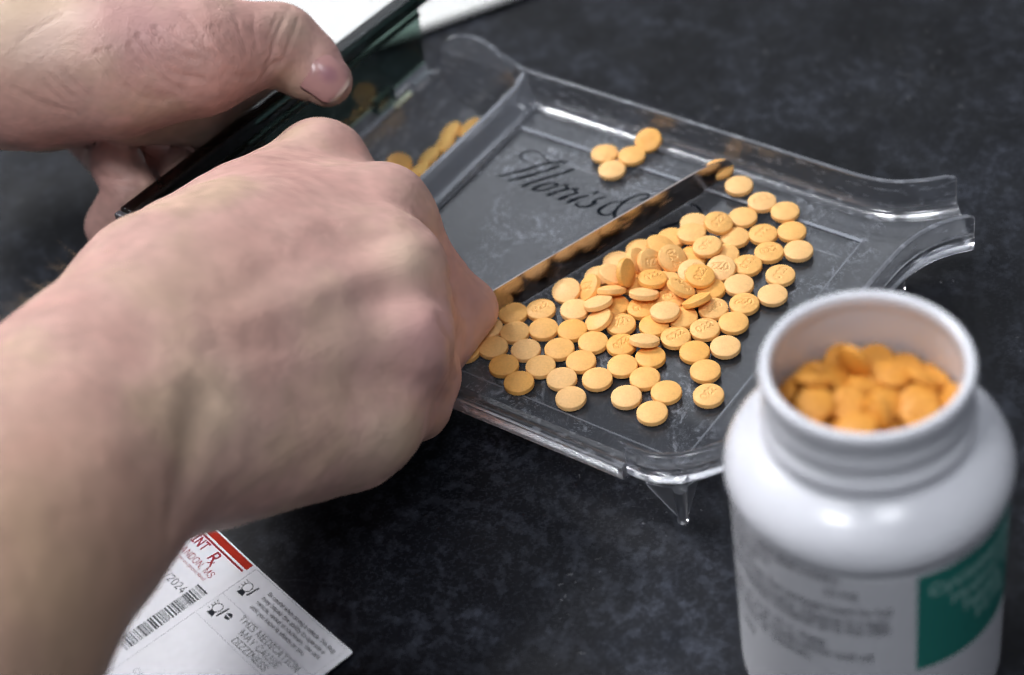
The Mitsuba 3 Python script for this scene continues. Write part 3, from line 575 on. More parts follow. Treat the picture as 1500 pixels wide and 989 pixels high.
for row in [[-6.96, 3.35, 59.76, -0.189, -0.289, 0.938, 0.498, 0.796, 0.345, 0], [10.32, 9.92, 59.3, -0.031, -0.102, 0.994, 0.696, -0.717, -0.052, 1], [-13.86, -3.58, 59.3, 0.03, 0.103, 0.994, 0.968, -0.253, -0.003, 0], [-10.59, -9.67, 59.58, 0.265, -0.069, 0.962, -0.142, 0.984, 0.109, 1], [4.32, 14.13, 60.34, -0.047, -0.561, 0.826, -0.953, 0.273, 0.131, 0], [3.48, 10.02, 60.16, -0.025, -0.501, 0.865, -0.497, 0.757, 0.424, 1], [-2.82, 7.31, 59.31, -0.031, -0.103, 0.994, 0.989, 0.144, 0.045, 0], [-1.05, -7.58, 59.29, -0.025, -0.067, 0.997, 0.762, -0.647, -0.024, 1], [-0.5, 0.73, 59.3, 0.032, -0.088, 0.996, 0.251, 0.965, 0.077, 1], [-8.21, 11.79, 59.72, -0.184, -0.295, 0.938, -0.507, 0.846, 0.166, 0], [-4.92, -13.45, 59.32, 0.071, 0.061, 0.996, -0.557, -0.826, 0.09, 0], [-12.15, 7.74, 59.67, -0.051, -0.307, 0.95, -0.528, 0.816, 0.235, 0], [4.81, -3.88, 59.35, 0.129, 0.034, 0.991, 0.641, -0.766, -0.057, 0], [-6.88, -3.71, 59.29, -0.044, -0.022, 0.999, 0.367, -0.93, -0.004, 1], [6.17, 3.95, 59.29, -0.022, -0.101, 0.995, -0.922, 0.387, 0.019, 0], [7.6, -10.86, 60.29, -0.497, -0.202, 0.844, 0.626, -0.757, 0.188, 0], [13.25, -5.78, 59.98, -0.384, -0.206, 0.9, 0.531, 0.749, 0.397, 0], [14.33, 0.61, 59.31, -0.073, 0.078, 0.994, -0.965, 0.245, -0.09, 1], [1.94, -14.21, 59.32, 0.031, 0.103, 0.994, 0.913, 0.403, -0.07, 0], [11.09, -8.65, 60.64, -0.56, -0.371, 0.74, -0.143, 0.924, 0.355, 0], [1.91, -9.41, 61.15, 0.164, -0.092, 0.982, -0.795, 0.577, 0.187, 0], [1.93, 7.11, 61.39, -0.017, -0.275, 0.961, 0.401, -0.883, -0.245, 1], [9.24, -0.57, 60.71, -0.077, 0.007, 0.997, 0.959, 0.274, 0.072, 1], [13.59, 4.81, 60.94, -0.24, 0.052, 0.97, -0.971, -0.001, -0.24, 1], [-4.22, -0.34, 61.39, 0.08, -0.095, 0.992, -0.088, -0.992, -0.088, 0], [7.28, 5.91, 62.4, 0.116, -0.383, 0.916, -0.813, 0.493, 0.309, 0], [2.87, 0.56, 61.48, -0.087, -0.125, 0.988, 0.591, -0.805, -0.05, 0], [10.08, 10.32, 61.91, -0.17, -0.233, 0.957, 0.252, -0.95, -0.187, 0], [11.77, 1.13, 63.12, -0.132, 0.175, 0.976, -0.34, 0.916, -0.211, 1], [-2.58, 14.12, 59.44, -0.039, -0.183, 0.982, -0.646, -0.746, -0.164, 0], [-11.02, -0.43, 60.92, 0.059, 0.056, 0.997, -0.845, 0.534, 0.02, 1], [-5.31, -8.82, 61.03, -0.13, 0.027, 0.991, 0.988, 0.085, 0.127, 1], [-13.67, 4.46, 60.72, -0.03, -0.701, 0.712, -0.966, 0.204, 0.16, 0], [6.06, -4.05, 62.11, -0.002, -0.382, 0.924, -0.92, -0.362, -0.152, 1], [-0.95, -5.53, 62.53, -0.035, 0.739, 0.673, 0.993, -0.047, 0.104, 1], [-3.37, 11.23, 61.75, 0.232, -0.051, 0.971, -0.621, -0.776, 0.108, 1], [-3.3, -14.01, 61.89, 0.193, -0.304, 0.933, 0.802, -0.499, -0.329, 1], [-10.38, -6.56, 62.24, 0.018, -0.028, 0.999, -0.89, -0.455, 0.004, 0], [4.17, -13.84, 61.86, 0.159, -0.282, 0.946, 0.589, 0.796, 0.138, 1], [-10.42, 9.97, 62.46, 0.26, -0.168, 0.951, 0.936, -0.197, -0.291, 1], [7.21, -9.32, 63.57, 0.096, 0.2, 0.975, 0.61, 0.762, -0.217, 0], [-12.51, 1.14, 63.22, 0.008, 0.115, 0.993, -0.963, -0.268, 0.038, 0], [-1.02, -0.6, 63.38, 0.085, -0.131, 0.988, 0.691, 0.722, 0.037, 1], [-15.14, -3.98, 63.48, -0.803, -0.31, 0.51, -0.594, 0.489, -0.639, 0], [-8.43, -3.83, 64.24, 0.314, 0.057, 0.948, 0.491, -0.864, -0.11, 0], [-8.39, 4.15, 63.65, 0.458, 0.343, 0.82, -0.644, -0.508, 0.572, 1], [3.41, 2.09, 64.38, 0.327, 0.104, 0.939, -0.919, -0.195, 0.342, 1], [-2.81, 4.82, 63.87, 0.033, 0.565, 0.824, 0.789, 0.492, -0.368, 0], [3.26, -2.58, 66.69, -0.498, -0.833, 0.239, -0.226, -0.141, -0.964, 0], [-7.06, 7.94, 65.75, 0.148, 0.987, 0.061, -0.851, 0.158, -0.501, 1], [13.29, 7.27, 64.84, -0.614, -0.536, 0.579, 0.112, -0.786, -0.608, 1], [8.06, 4.92, 64.88, 0.235, -0.13, 0.963, -0.834, 0.482, 0.269, 1], [0.32, 9.62, 64.07, 0.015, 0.091, 0.996, 0.464, 0.882, -0.087, 0], [-10.87, -1.24, 67.05, -0.138, 0.654, 0.743, 0.585, 0.66, -0.472, 0], [6.37, 10.57, 65.13, 0.148, 0.639, 0.755, -0.598, 0.665, -0.446, 0], [-3.25, -2.29, 65.47, -0.067, -0.2, 0.978, 0.0, 0.98, 0.2, 0], [-7.57, -5.99, 66.57, 0.162, -0.187, 0.969, -0.707, -0.707, -0.018, 1], [4.25, -13.2, 65.48, -0.492, -0.175, 0.853, 0.363, 0.849, 0.384, 1], [9.83, 1.39, 66.13, 0.046, -0.319, 0.947, -0.072, 0.944, 0.321, 0], [-2.98, -10.26, 65.12, 0.326, 0.763, 0.558, 0.597, -0.624, 0.504, 1], [1.89, -7.31, 66.55, -0.113, 0.054, 0.992, -0.117, -0.992, 0.041, 1], [6.8, 11.78, 62.5, -0.125, -0.117, 0.95, 1, 0, 0, 1], [0.47, 13.39, 62.0, 0.005, -0.291, 0.95, 1, 0, 0, 1], [-5.13, 12.7, 62.4, 0.066, -0.297, 0.95, 1, 0, 0, 1], [-10.03, 9.03, 62.2, 0.227, -0.071, 0.95, 1, 0, 0, 1], [-13.14, 3.52, 61.8, 0.188, -0.079, 0.95, 1, 0, 0, 1], [11.78, 6.8, 62.0, -0.151, -0.209, 0.95, 1, 0, 0, 1], [-1.56, 8.86, 63.6, -0.032, -0.162, 0.95, 1, 0, 0, 1]]:
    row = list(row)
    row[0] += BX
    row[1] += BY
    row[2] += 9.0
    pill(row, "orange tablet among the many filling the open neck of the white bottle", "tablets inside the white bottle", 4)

# ------------------------------------------------------------------ white bottle
prof_out = [(0, 0.0), (23.0, 0.0), (25.2, 0.5), (26.1, 2.2), (26.2, 6), (26.25, 55.2), (26.5, 56.0), (27.0, 57.2), (27.3, 58.8), (27.1, 60.8), (26.2, 63.0), (24.6, 65.0), (22.4, 66.7), (20.4, 67.7), (19.5, 68.3), (19.25, 69.2),
            (19.25, 70.2), (19.6, 70.8), (19.95, 71.5), (19.95, 72.2), (19.6, 72.8), (19.15, 73.5), (18.9, 74.6), (18.9, 75.6), (19.15, 76.3), (19.3, 77.0), (19.15, 77.7), (18.9, 78.3), (18.85, 80.4), (19.1, 81.2), (19.45, 81.9), (19.65, 83.0), (19.55, 84.2), (19.2, 84.8), (18.7, 85.0),
            (17.9, 84.9), (17.45, 84.45), (17.25, 83.3), (17.5, 81.6), (17.95, 80.0), (17.95, 70.5), (18.3, 69.2), (20.0, 66.3), (22.5, 64.2), (24.6, 61.0), (25.5, 57.0), (25.0, 52.0), (25.0, 4.0), (23.5, 1.6), (0, 1.5)]
bm = lathe(prof_out, 160, closed=False)
bm.merge_vertices()
bm.update_faces(bm.nondegenerate_faces())
bm.fix_normals()
bm.apply_translation([BX, BY, 0])
put("pill_bottle__body", mm(bm), "mat_bottle", smooth=50)
labels["pill_bottle"] = {"label": "open white plastic bottle full of orange tablets, with a teal label panel", "category": "bottle"}
RL = 26.26
A0 = -42.5  # world angle (deg) on the bottle of the left border of the teal panel, seen from the front


def wrap(mesh, ang_left, z0, lift):
    """A flat mesh (x along the label, y up, mm) bent round the bottle; x grows to the reader's right."""
    m = mesh.copy()
    while True:
        e = m.edges_unique_length
        if e.max() < 2.2 or len(m.faces) > 60000:
            break
        m = m.subdivide_to_size(2.1)
        break
    v = np.array(m.vertices)
    a = math.radians(ang_left) + v[:, 0] / RL
    r = RL + lift + v[:, 2]
    return tri(np.stack([BX + r * np.cos(a), BY + r * np.sin(a), z0 + v[:, 1]], 1) * MM, m.faces)


def strip(w, h, t):
    n = max(2, int(w / 1.2))
    xs = np.linspace(0, w, n + 1)
    V, F = [], []
    for x in xs:
        V += [(x, 0, 0), (x, h, 0), (x, h, t), (x, 0, t)]
    for i in range(n):
        for j in range(4):
            a, b = i * 4 + j, i * 4 + (j + 1) % 4
            F += [[a, b, b + 4], [a, b + 4, a + 4]]
    F += [[0, 2, 1], [0, 3, 2], [n * 4, n * 4 + 1, n * 4 + 2], [n * 4, n * 4 + 2, n * 4 + 3]]
    m = tri(V, F)
    m.fix_normals()
    return m


put("pill_bottle__label", wrap(strip(150, 50.5, 0.10), A0 - 190, 4.5, 0.02), "mat_bottle_label", smooth=40)
labels["pill_bottle__label"] = {"label": "white printed paper label wrapped round the bottle"}
put("pill_bottle__label__teal_panel", wrap(strip(48, 27.5, 0.03), A0, 26.8, 0.14), "mat_teal", smooth=40)


def txt(s_, h, depth=0.02, bold=False):
    m = meshkit.text_mesh(s_, h, depth, bold)
    return m


for s_, x, y, h in (("Cyclobenzaprine", 2.2, 17.2, 3.1), ("Hydrochloride", 7.0, 12.4, 2.8), ("Tablets, USP", 9.5, 7.9, 2.6), ("10 mg", 13.0, 3.6, 2.6)):
    put("pill_bottle__label__teal_text", wrap(txt(s_, h, 0.02, False), A0 + math.degrees(x / RL), 30.6 + y, 0.19), "mat_teal_text", smooth=False)
put("pill_bottle__label__small_text", wrap(txt("NDC 00000", 1.8, 0.02, True), A0 + math.degrees(8 / RL), 53.2, 0.14), "mat_grey_ink", smooth=False)
LINES = [("Each film-coated tablet contains:", -44, -14, 50.3, 1.75), ("Cyclobenzaprine", -44, -29, 47.2, 1.7), ("hydrochloride, USP", -44, -33, 44.4, 1.7), ("10 mg", -17.5, -11, 46.4, 1.8),
         ("Usual dosage: See package insert for full", -44, -4.5, 41.6, 1.8), ("prescribing information. Dispense in a tight,", -44, -5, 38.4, 1.8), ("light-resistant container as in the USP.", -44, -4.5, 36.0, 1.8),
         ("Store at 20 to 25 C. Keep", -44, -17, 31.0, 1.8), ("this and all medication out of", -44, -8, 28.2, 1.8), ("the reach of children.", -44, -20, 25.4, 1.8), ("Rx only", -44, -35, 20.5, 1.9)]
for s_, x, x1, y, h in LINES:
    m = txt(s_, h * 1.15, 0.02, True)
    m.apply_scale([(x1 - x) / m.bounds[1, 0], 1, 1])
    put("pill_bottle__label__small_text", wrap(m, A0 + math.degrees(x / RL), y + 3.0, 0.14), "mat_grey_ink", smooth=False)

# ------------------------------------------------------------------ prescription paper
PO, PE, PT = np.array([-71.7, -73.5]), np.array([0.97024562, -0.24212278]), np.array([-0.24212278, -0.97024562])
ZP = 0.35


def on_paper(mesh, s_, t_):
    if len(mesh.faces) < 400:
        mesh = mesh.subdivide_to_size(2.5)
    v = np.array(mesh.vertices)
    S, Tt = s_ + v[:, 0], t_ - v[:, 1]
    q = PO + S[:, None] * PE + Tt[:, None] * PT
    lift = 1.5 * np.clip((S - 26) / 31, 0, 1) ** 2 * np.clip(1 - Tt / 60, 0, 1) + 0.5 * np.clip(1 - S / 25, 0, 1) ** 2
    return tri(np.stack([q[:, 0], q[:, 1], ZP + lift + v[:, 2]], 1) * MM, mesh.faces)


def fit(s_, w, h, bold=False, slant=0.0):
    m = meshkit.text_mesh(s_, h, 0.02, bold)
    m.apply_scale([w / m.bounds[1, 0], 1, 1])
    if slant:
        m.vertices[:, 0] += slant * m.vertices[:, 1]
    return m


def flat(w, h, t=0.02, r=0.0):
    p = sbox(0, 0, w, h) if not r else sbox(r, r, w - r, h - r).buffer(r)
    return extrude(p, 0, t)


PAPER = "prescription_label"
sheet = sbox(0.6, -52, 57.4, -0.6).buffer(0.5)
put(PAPER + "__sheet", on_paper(extrude(sheet, -0.3, 0.0), 0, 0), "mat_paper", smooth=False)
labels[PAPER] = {"label": "white prescription label sheet with red band and barcode lying under the right forearm", "category": "label"}
put(PAPER + "__red_band", on_paper(flat(20.0, 1.9), 0.25, 2.45), "mat_red_ink", smooth=False)
put(PAPER + "__red_line", on_paper(flat(19.6, 0.5), 0.3, 3.5), "mat_red_text", smooth=False)
put(PAPER + "__heading", on_paper(fit("POINT", 8.9, 2.6, True), -0.8, 6.4), "mat_red_text", smooth=False)
rxm = [fit("R", 2.3, 2.9, True, 0.12)]
leg = extrude(LineString([(1.3, 1.2), (2.9, -0.9)]).buffer(0.2), 0, 0.02)
leg2 = extrude(LineString([(1.5, -0.7), (2.8, 0.4)]).buffer(0.16), 0.025, 0.04)
put(PAPER + "__prescription_symbol", on_paper(trimesh.util.concatenate(rxm + [leg, leg2]), 10.2, 6.8), "mat_red_text", smooth=False)
put(PAPER + "__place_name", on_paper(fit("BRANDON, MS", 15.0, 1.9), 1.0, 9.9), "mat_red_text", smooth=False)
put(PAPER + "__small_print", on_paper(fit("for use as prescribed", 12.8, 0.9), 2.6, 11.3), "mat_red_text", smooth=False)
put(PAPER + "__date", on_paper(fit("/03/2024", 11.2, 2.1), 3.6, 17.0), "mat_black_ink", smooth=False)
put(PAPER + "__small_print", on_paper(fit("TABLETS", 7.6, 2.0), 3.4, 26.6), "mat_black_ink", smooth=False)
rb_ = np.random.default_rng(2)
tt, bars = 12.6, []
while tt < 35.0:
    w = float(rb_.choice([0.16, 0.16, 0.3, 0.45]))
    bars.append(sbox(15.4, -(tt + w), 19.3, -tt))
    tt += w + float(rb_.choice([0.18, 0.18, 0.3, 0.42]))
bar_m = trimesh.util.concatenate([extrude(b, 0, 0.02) for b in bars])
put(PAPER + "__barcode", on_paper(bar_m, 0, 0), "mat_black_ink", smooth=False)
# warning stickers on the right half: thin frames, pictograms and wording
frame1 = sbox(22.2, -9.6, 55.8, -1.2).buffer(0.6) - sbox(22.2, -9.6, 55.8, -1.2).buffer(0.5)
put(PAPER + "__sticker_outline", on_paper(extrude(frame1, 0, 0.015), 0, 0), "mat_faint_ink", smooth=False)
for sx_, ty2 in ((21.6, 52.0), ):
    put(PAPER + "__perforation", on_paper(extrude(LineString([(sx_, -1.0), (sx_, -ty2)]).buffer(0.07), 0, 0.01), 0, 0), "mat_faint_ink", smooth=False)
put(PAPER + "__perforation", on_paper(extrude(LineString([(22.2, -17.6), (56.5, -17.6)]).buffer(0.06), 0, 0.01), 0, 0), "mat_faint_ink", smooth=False)


def pictogram():
    """A head in outline with a bottle tipped towards it."""
    head = Point(0, 0).buffer(1.35) - Point(0, 0).buffer(1.12)
    cup = Polygon([(1.5, -1.5), (2.0, -1.5), (2.4, 1.6), (1.9, 1.7)])
    neck = Polygon([(-0.6, -1.2), (0.8, -1.2), (1.2, -2.4), (-1.0, -2.4)])
    lines = unary_union([LineString([(-1.9, k), (-1.3, k)]).buffer(0.1) for k in (-1.2, -0.4, 0.4, 1.2)])
    return unary_union([head, cup, neck, lines])


ic = extrude(pictogram(), 0, 0.02)
put(PAPER + "__pictogram", on_paper(ic, 24.6, 5.2), "mat_black_ink", smooth=False)
ic2 = extrude(unary_union([pictogram(), Point(3.9, 0.3).buffer(0.95) - sbox(3, 0.1, 5, 0.4)]), 0, 0.02)
put(PAPER + "__pictogram", on_paper(ic2, 24.4, 13.4), "mat_black_ink", smooth=False)
for k, s_ in enumerate(["Be careful when driving a vehicle. This drug", "may impair the ability to operate a", "vehicle, vessel or machinery. Use care", "until you know its effects on you."]):
    put(PAPER + "__sticker_text", on_paper(fit(s_, (25.2, 23.5, 24.0, 20.5)[k], 1.0, True), 29.6, 3.3 + 1.65 * k), "mat_black_ink", smooth=False)
for k, (s_, x, w) in enumerate([("THIS MEDICATION", 30.5, 22.0), ("MAY CAUSE", 33.8, 14.6), ("DIZZINESS", 34.4, 12.6)]):
    put(PAPER + "__warning_text", on_paper(fit(s_, w, 1.75), x, 12.1 + 2.35 * k), "mat_black_ink", smooth=False)
put(PAPER + "__small_print", on_paper(fit("CYCLOBENZAPRINE", 18.0, 1.5), 25.0, 37.0), "mat_faint_ink", smooth=False)
put(PAPER + "__small_print", on_paper(fit("10 MG TABLET", 13.0, 1.5), 25.0, 40.0), "mat_faint_ink", smooth=False)

# ------------------------------------------------------------------ white dish behind the lid
e1 = np.array([15.50, 25.80])
e1 /= np.linalg.norm(e1)
e2 = np.array([-e1[1], e1[0]])
cn = np.array([-145.50, 100.90]) - e1 * 52
def dish(inset, z0, z1, rad=9):
    p = sbox(inset, inset, 150 - inset, 120 - inset).buffer(-rad).buffer(rad, 8)
    q = shapely.affinity.affine_transform(p, [e1[0], e2[0], e1[1], e2[1], cn[0], cn[1]])
    return extrude(q, z0, z1)


def man(m):
    m = m.copy()
    m.merge_vertices()
    return m3.Manifold(m3.Mesh(np.asarray(m.vertices, np.float32), np.asarray(m.faces, np.uint32)))


import shapely.affinity
dshape = man(dish(1.4, 0.0, 1.1, 9)) + man(dish(0.0, 1.0, 2.3, 10)) + man(dish(0.3, 2.2, 2.75, 10)) + man(dish(0.9, 2.65, 3.1, 10))
dshape = dshape - man(dish(3.4, 2.4, 20.0, 8))
dshape = dshape - man(dish(12.0, 1.6, 20.0, 7))
put("white_dish", mm(to_tri(dshape)), "mat_white_tray", smooth=30)
labels["white_dish"] = {"label": "white shallow plastic dish with a thick rim, behind the green lid", "category": "dish"}


# ------------------------------------------------------------------ hands
def surface_nets(f, h, org):
    s = f < 0
    nx, ny, nz = f.shape
    c000 = s[:-1, :-1, :-1]
    cnt = np.zeros(c000.shape, np.int8)
    for a, b, c_ in np.ndindex(2, 2, 2):
        cnt += s[a:nx - 1 + a, b:ny - 1 + b, c_:nz - 1 + c_]
    active = (cnt > 0) & (cnt < 8)
    ids = np.full(c000.shape, -1, np.int64)
    I = np.argwhere(active)
    ids[active] = np.arange(len(I))
    acc, num = np.zeros((len(I), 3)), np.zeros(len(I))
    corner = {k: f[I[:, 0] + k[0], I[:, 1] + k[1], I[:, 2] + k[2]] for k in np.ndindex(2, 2, 2)}
    for k in np.ndindex(2, 2, 2):
        for ax in range(3):
            if k[ax] == 0:
                k2 = list(k)
                k2[ax] = 1
                a, b = corner[k], corner[tuple(k2)]
                m = (a < 0) != (b < 0)
                t = np.where(m, a / np.where(m, a - b, 1), 0)
                p = np.tile(np.array(k, float), (len(I), 1))
                p[:, ax] = t
                acc += p * m[:, None]
                num += m
    V = (I + acc / num[:, None]) * h + org
    F = []
    for ax in range(3):
        o = [x for x in range(3) if x != ax]
        sl0 = [slice(1, -1)] * 3
        sl0[ax] = slice(0, -1)
        sl1 = [slice(1, -1)] * 3
        sl1[ax] = slice(1, None)
        m = s[tuple(sl0)] != s[tuple(sl1)]
        J = np.argwhere(m)
        add = np.ones(3, int)
        add[ax] = 0
        J = J + add
        inside = s[J[:, 0], J[:, 1], J[:, 2]]
        e = [np.zeros(3, int), np.zeros(3, int)]
        e[0][o[0]] = 1
        e[1][o[1]] = 1
        q = [ids[tuple((J - d).T)] for d in (0 * e[0], e[0], e[0] + e[1], e[1])]
        q = np.stack(q, 1)
        flip = inside if ax != 1 else ~inside
        q = np.where(flip[:, None], q, q[:, ::-1])
        F.append(q)
    q = np.vstack(F)
    ok = (q >= 0).all(1)
    q = q[ok]
    return V, np.vstack([q[:, [0, 1, 2]], q[:, [0, 2, 3]]])


def hand_mesh(cones, h, lo, hi, bumps=()):
    lo, hi = np.array(lo, float), np.array(hi, float)
    n = np.ceil((hi - lo) / h).astype(int) + 1
    F = np.full(n, 40.0, np.float32)
    for a, b, k in cones:
        pa, ra, pb, rb2 = np.array(a[:3]), a[3], np.array(b[:3]), b[3]
        R = max(ra, rb2) + 16
        i0 = np.clip(np.floor((np.minimum(pa, pb) - R - lo) / h).astype(int), 0, n)
        i1 = np.clip(np.ceil((np.maximum(pa, pb) + R - lo) / h).astype(int) + 1, 0, n)
        if (i1 <= i0).any():
            continue
        g = [np.float32(lo[d] + h * np.arange(i0[d], i1[d])) for d in range(3)]
        X, Y, Z = np.meshgrid(*g, indexing="ij", sparse=True)
        ba = pb - pa
        L2 = ba @ ba
        t = np.clip(((X - pa[0]) * ba[0] + (Y - pa[1]) * ba[1] + (Z - pa[2]) * ba[2]) / L2, 0, 1)
        d = np.sqrt((X - pa[0] - t * ba[0]) ** 2 + (Y - pa[1] - t * ba[1]) ** 2 + (Z - pa[2] - t * ba[2]) ** 2) - (ra + t * (rb2 - ra))
        S = F[i0[0]:i1[0], i0[1]:i1[1], i0[2]:i1[2]]
        hh = np.clip(0.5 + 0.5 * (S - d) / k, 0, 1)
        S[...] = S * (1 - hh) + d * hh - k * hh * (1 - hh)
    V, Q = surface_nets(F, h, lo)
    m = trimesh.Trimesh(V, Q, process=False)
    comps = trimesh.graph.connected_component_labels(m.face_adjacency, node_count=len(m.faces))
    keep = comps == np.bincount(comps).argmax()
    m.update_faces(keep)
    m.remove_unreferenced_vertices()
    trimesh.smoothing.filter_taubin(m, iterations=6)
    m.fix_normals()
    return m


def shape_skin(m, wrinkles=(), bumps=(), seed=0, rough=0.8):
    """Relief of the skin: broad unevenness, creases (points, depth, width) and bumps (point, height, radius)."""
    v, nrm = np.array(m.vertices), np.array(m.vertex_normals)
    d = rough * (meshkit.fbm(v * 0.062 + 11, 3, seed) - 0.5) + 0.17 * (meshkit.fbm(v * 0.35, 3, seed + 9) - 0.5)
    for p, hgt, rad in bumps:
        d += hgt * np.exp(-((v - p) ** 2).sum(1) / rad ** 2)
    for pts, dep, wid in wrinkles:
        pts = smooth_path(pts, 1.2)
        dist = np.full(len(v), 99.0)
        near = (np.abs(v - pts.mean(0)).max(1) < np.abs(pts - pts.mean(0)).max() + 4)
        vv = v[near]
        dd = np.full(len(vv), 99.0)
        for a, b in zip(pts[:-1], pts[1:]):
            dd = np.minimum(dd, seg_dist(vv, a, b))
        d[near] -= dep * np.exp(-(dd / wid) ** 2)
    m.vertices = v + nrm * d[:, None]
    return m


def skin_colour(m, spots=(), seed=0, base=(0.52, 0.315, 0.25)):
    v = np.array(m.vertices)
    a = meshkit.fbm(v * 0.055, 4, seed + 1)[:, None]
    b = meshkit.fbm(v * 0.16 + 40, 3, seed + 2)[:, None]
    e = meshkit.fbm(v * 0.9, 2, seed + 3)[:, None]
    col = np.array(base) * np.ones_like(v)
    pink, tan = np.array([0.50, 0.275, 0.235]), np.array([0.50, 0.345, 0.245])
    col = col + (pink - base) * np.clip((a - 0.47) * 3.5, 0, 0.8) + (tan - base) * np.clip((0.49 - a) * 4, 0, 0.9)
    col *= 0.84 + 0.32 * b
    col *= 0.93 + 0.14 * e
    col *= 0.86 + 0.28 * meshkit.fbm(v * 0.38 + 7, 2, seed + 6)[:, None] * np.array([0.97, 1.0, 1.03])
    for p, rad, cc, w in spots:
        k = w * np.exp(-((v - p) ** 2).sum(1) / rad ** 2)[:, None]
        col = col * (1 - k) + np.array(cc) * k
    return np.clip(col, 0, 1)


HANDS = {"R": [[[-34.6, -193.9, 86.0, 26], [-63.7, -99.6, 66.0, 20], 9], [[-63.7, -99.6, 66.0, 20], [-72.3, -64.8, 61.0, 18.5], 9], [[-14.1, -197.7, 84.0, 27], [-45.6, -122.3, 64.0, 20], 9], [[-45.6, -122.3, 64.0, 20], [-49.8, -100.8, 60.0, 18], 9], [[-20.7, -197.3, 88.0, 28], [-62.6, -88.6, 62.0, 19], 10], [[-72.3, -64.8, 61.0, 18.5], [-71.4, -43.9, 57.0, 15], 10], [[-49.8, -100.8, 60.0, 18], [-44.2, -81.0, 50.0, 13.2], 10], [[-74.5, -44.3, 56.0, 15], [-61.7, -8.0, 45.0, 9.5], 12], [[-69.1, -46.6, 57.0, 14], [-59.6, -6.3, 47.5, 8.4], 12], [[-64.8, -65.3, 60.0, 16], [-43.2, -24.5, 50.0, 11.5], 14], [[-56.1, -77.2, 60.0, 16], [-32.9, -38.1, 45.0, 11.5], 14], [[-46.1, -85.4, 56.0, 15], [-32.3, -53.9, 35.0, 10.8], 14], [[-43.8, -82.2, 48.0, 14], [-35.4, -58.1, 32.0, 11], 12], [[-63.6, -81.2, 56.0, 19], [-53.3, -40.3, 42.0, 19], 14], [[-89.5, -48.3, 50.0, 15], [-89.1, 3.6, 43.5, 10.6], 12], [[-81.8, -25.7, 50.0, 13], [-68.9, -3.4, 40.0, 10], 12], [[-89.1, 3.6, 43.5, 10.4], [-65.1, -0.5, 24.0, 9], 6], [[-65.1, -0.5, 24.0, 9], [-48.1, -8.8, 20.0, 7.5], 5], [[-59.6, -6.3, 47.5, 8.4], [-43.4, -2.7, 21.0, 6.4], 6], [[-43.4, -2.7, 21.0, 6.4], [-43.3, -16.0, 17.0, 6.2], 4], [[-42.9, -24.6, 51.0, 10.5], [-44.3, -14.5, 22.0, 7.4], 6], [[-44.3, -14.5, 22.0, 7.4], [-54.3, -22.9, 18.0, 7.5], 3], [[-31.3, -38.4, 46.0, 10.2], [-37.7, -26.8, 21.0, 7.6], 6], [[-37.4, -26.7, 21.0, 7.4], [-50.0, -31.0, 18.0, 7.5], 3], [[-29.5, -55.1, 36.0, 9.5], [-34.6, -34.0, 19.0, 6.6], 5], [[-34.6, -34.0, 19.0, 6.6], [-45.9, -38.9, 18.0, 6.8], 3]], "L": [[[-101.3, 24.1, 51.5, 6.3], [-108.3, 24.9, 54.0, 8.5], 2.5], [[-108.3, 24.9, 54.0, 8.5], [-114.4, 24.0, 59.0, 9.5], 2.5], [[-114.4, 24.0, 59.0, 9.5], [-115.8, 18.1, 62.0, 9.4], 2.5], [[-115.8, 18.1, 62.0, 9.4], [-122.9, 4.3, 66.0, 13.4], 5], [[-122.9, 4.3, 66.0, 13.4], [-137.4, -9.3, 68.0, 16.6], 8], [[-137.4, -9.3, 68.0, 16.6], [-158.8, -21.3, 68.0, 18.4], 8], [[-158.8, -21.3, 68.0, 18.4], [-186.0, -34.7, 70.0, 21], 9], [[-188.3, 13.0, 62.0, 20], [-218.7, -7.6, 64.0, 22], 9], [[-188.3, 13.0, 62.0, 20], [-141.9, 11.0, 62.0, 15], 9], [[-192.6, -17.3, 52.0, 18], [-170.1, -10.0, 50.0, 15], 7], [[-170.1, -10.0, 50.0, 15], [-147.1, -4.0, 48.0, 9.5], 6], [[-142.9, -6.4, 50.0, 9.2], [-131.8, 8.6, 42.0, 8.4], 1.2], [[-131.8, 8.6, 42.0, 8.4], [-129.8, 36.8, 34.0, 7.2], 2], [[-167.1, -2.4, 38.0, 9], [-161.0, 11.1, 16.0, 5.5], 2], [[-161.0, 11.1, 16.0, 5.5], [-133.4, -2.1, 31.0, 5.6], 0.6], [[-133.4, -2.1, 31.0, 6.2], [-131.6, 16.4, 24.0, 6.8], 0.6], [[-169.9, -2.2, 38.0, 9], [-172.6, 3.6, 18.0, 6], 2], [[-172.6, 3.6, 18.0, 6], [-144.8, -13.0, 36.0, 6.2], 0.6], [[-143.7, -13.8, 37.0, 6.9], [-138.5, -16.3, 32.0, 6.6], 0.8], [[-138.5, -16.3, 32.0, 6.8], [-144.0, -21.0, 22.0, 7.2], 0.8]]}
rm = hand_mesh(HANDS["R"], 1.15, (-190, -235, 4), (40, 40, 125))
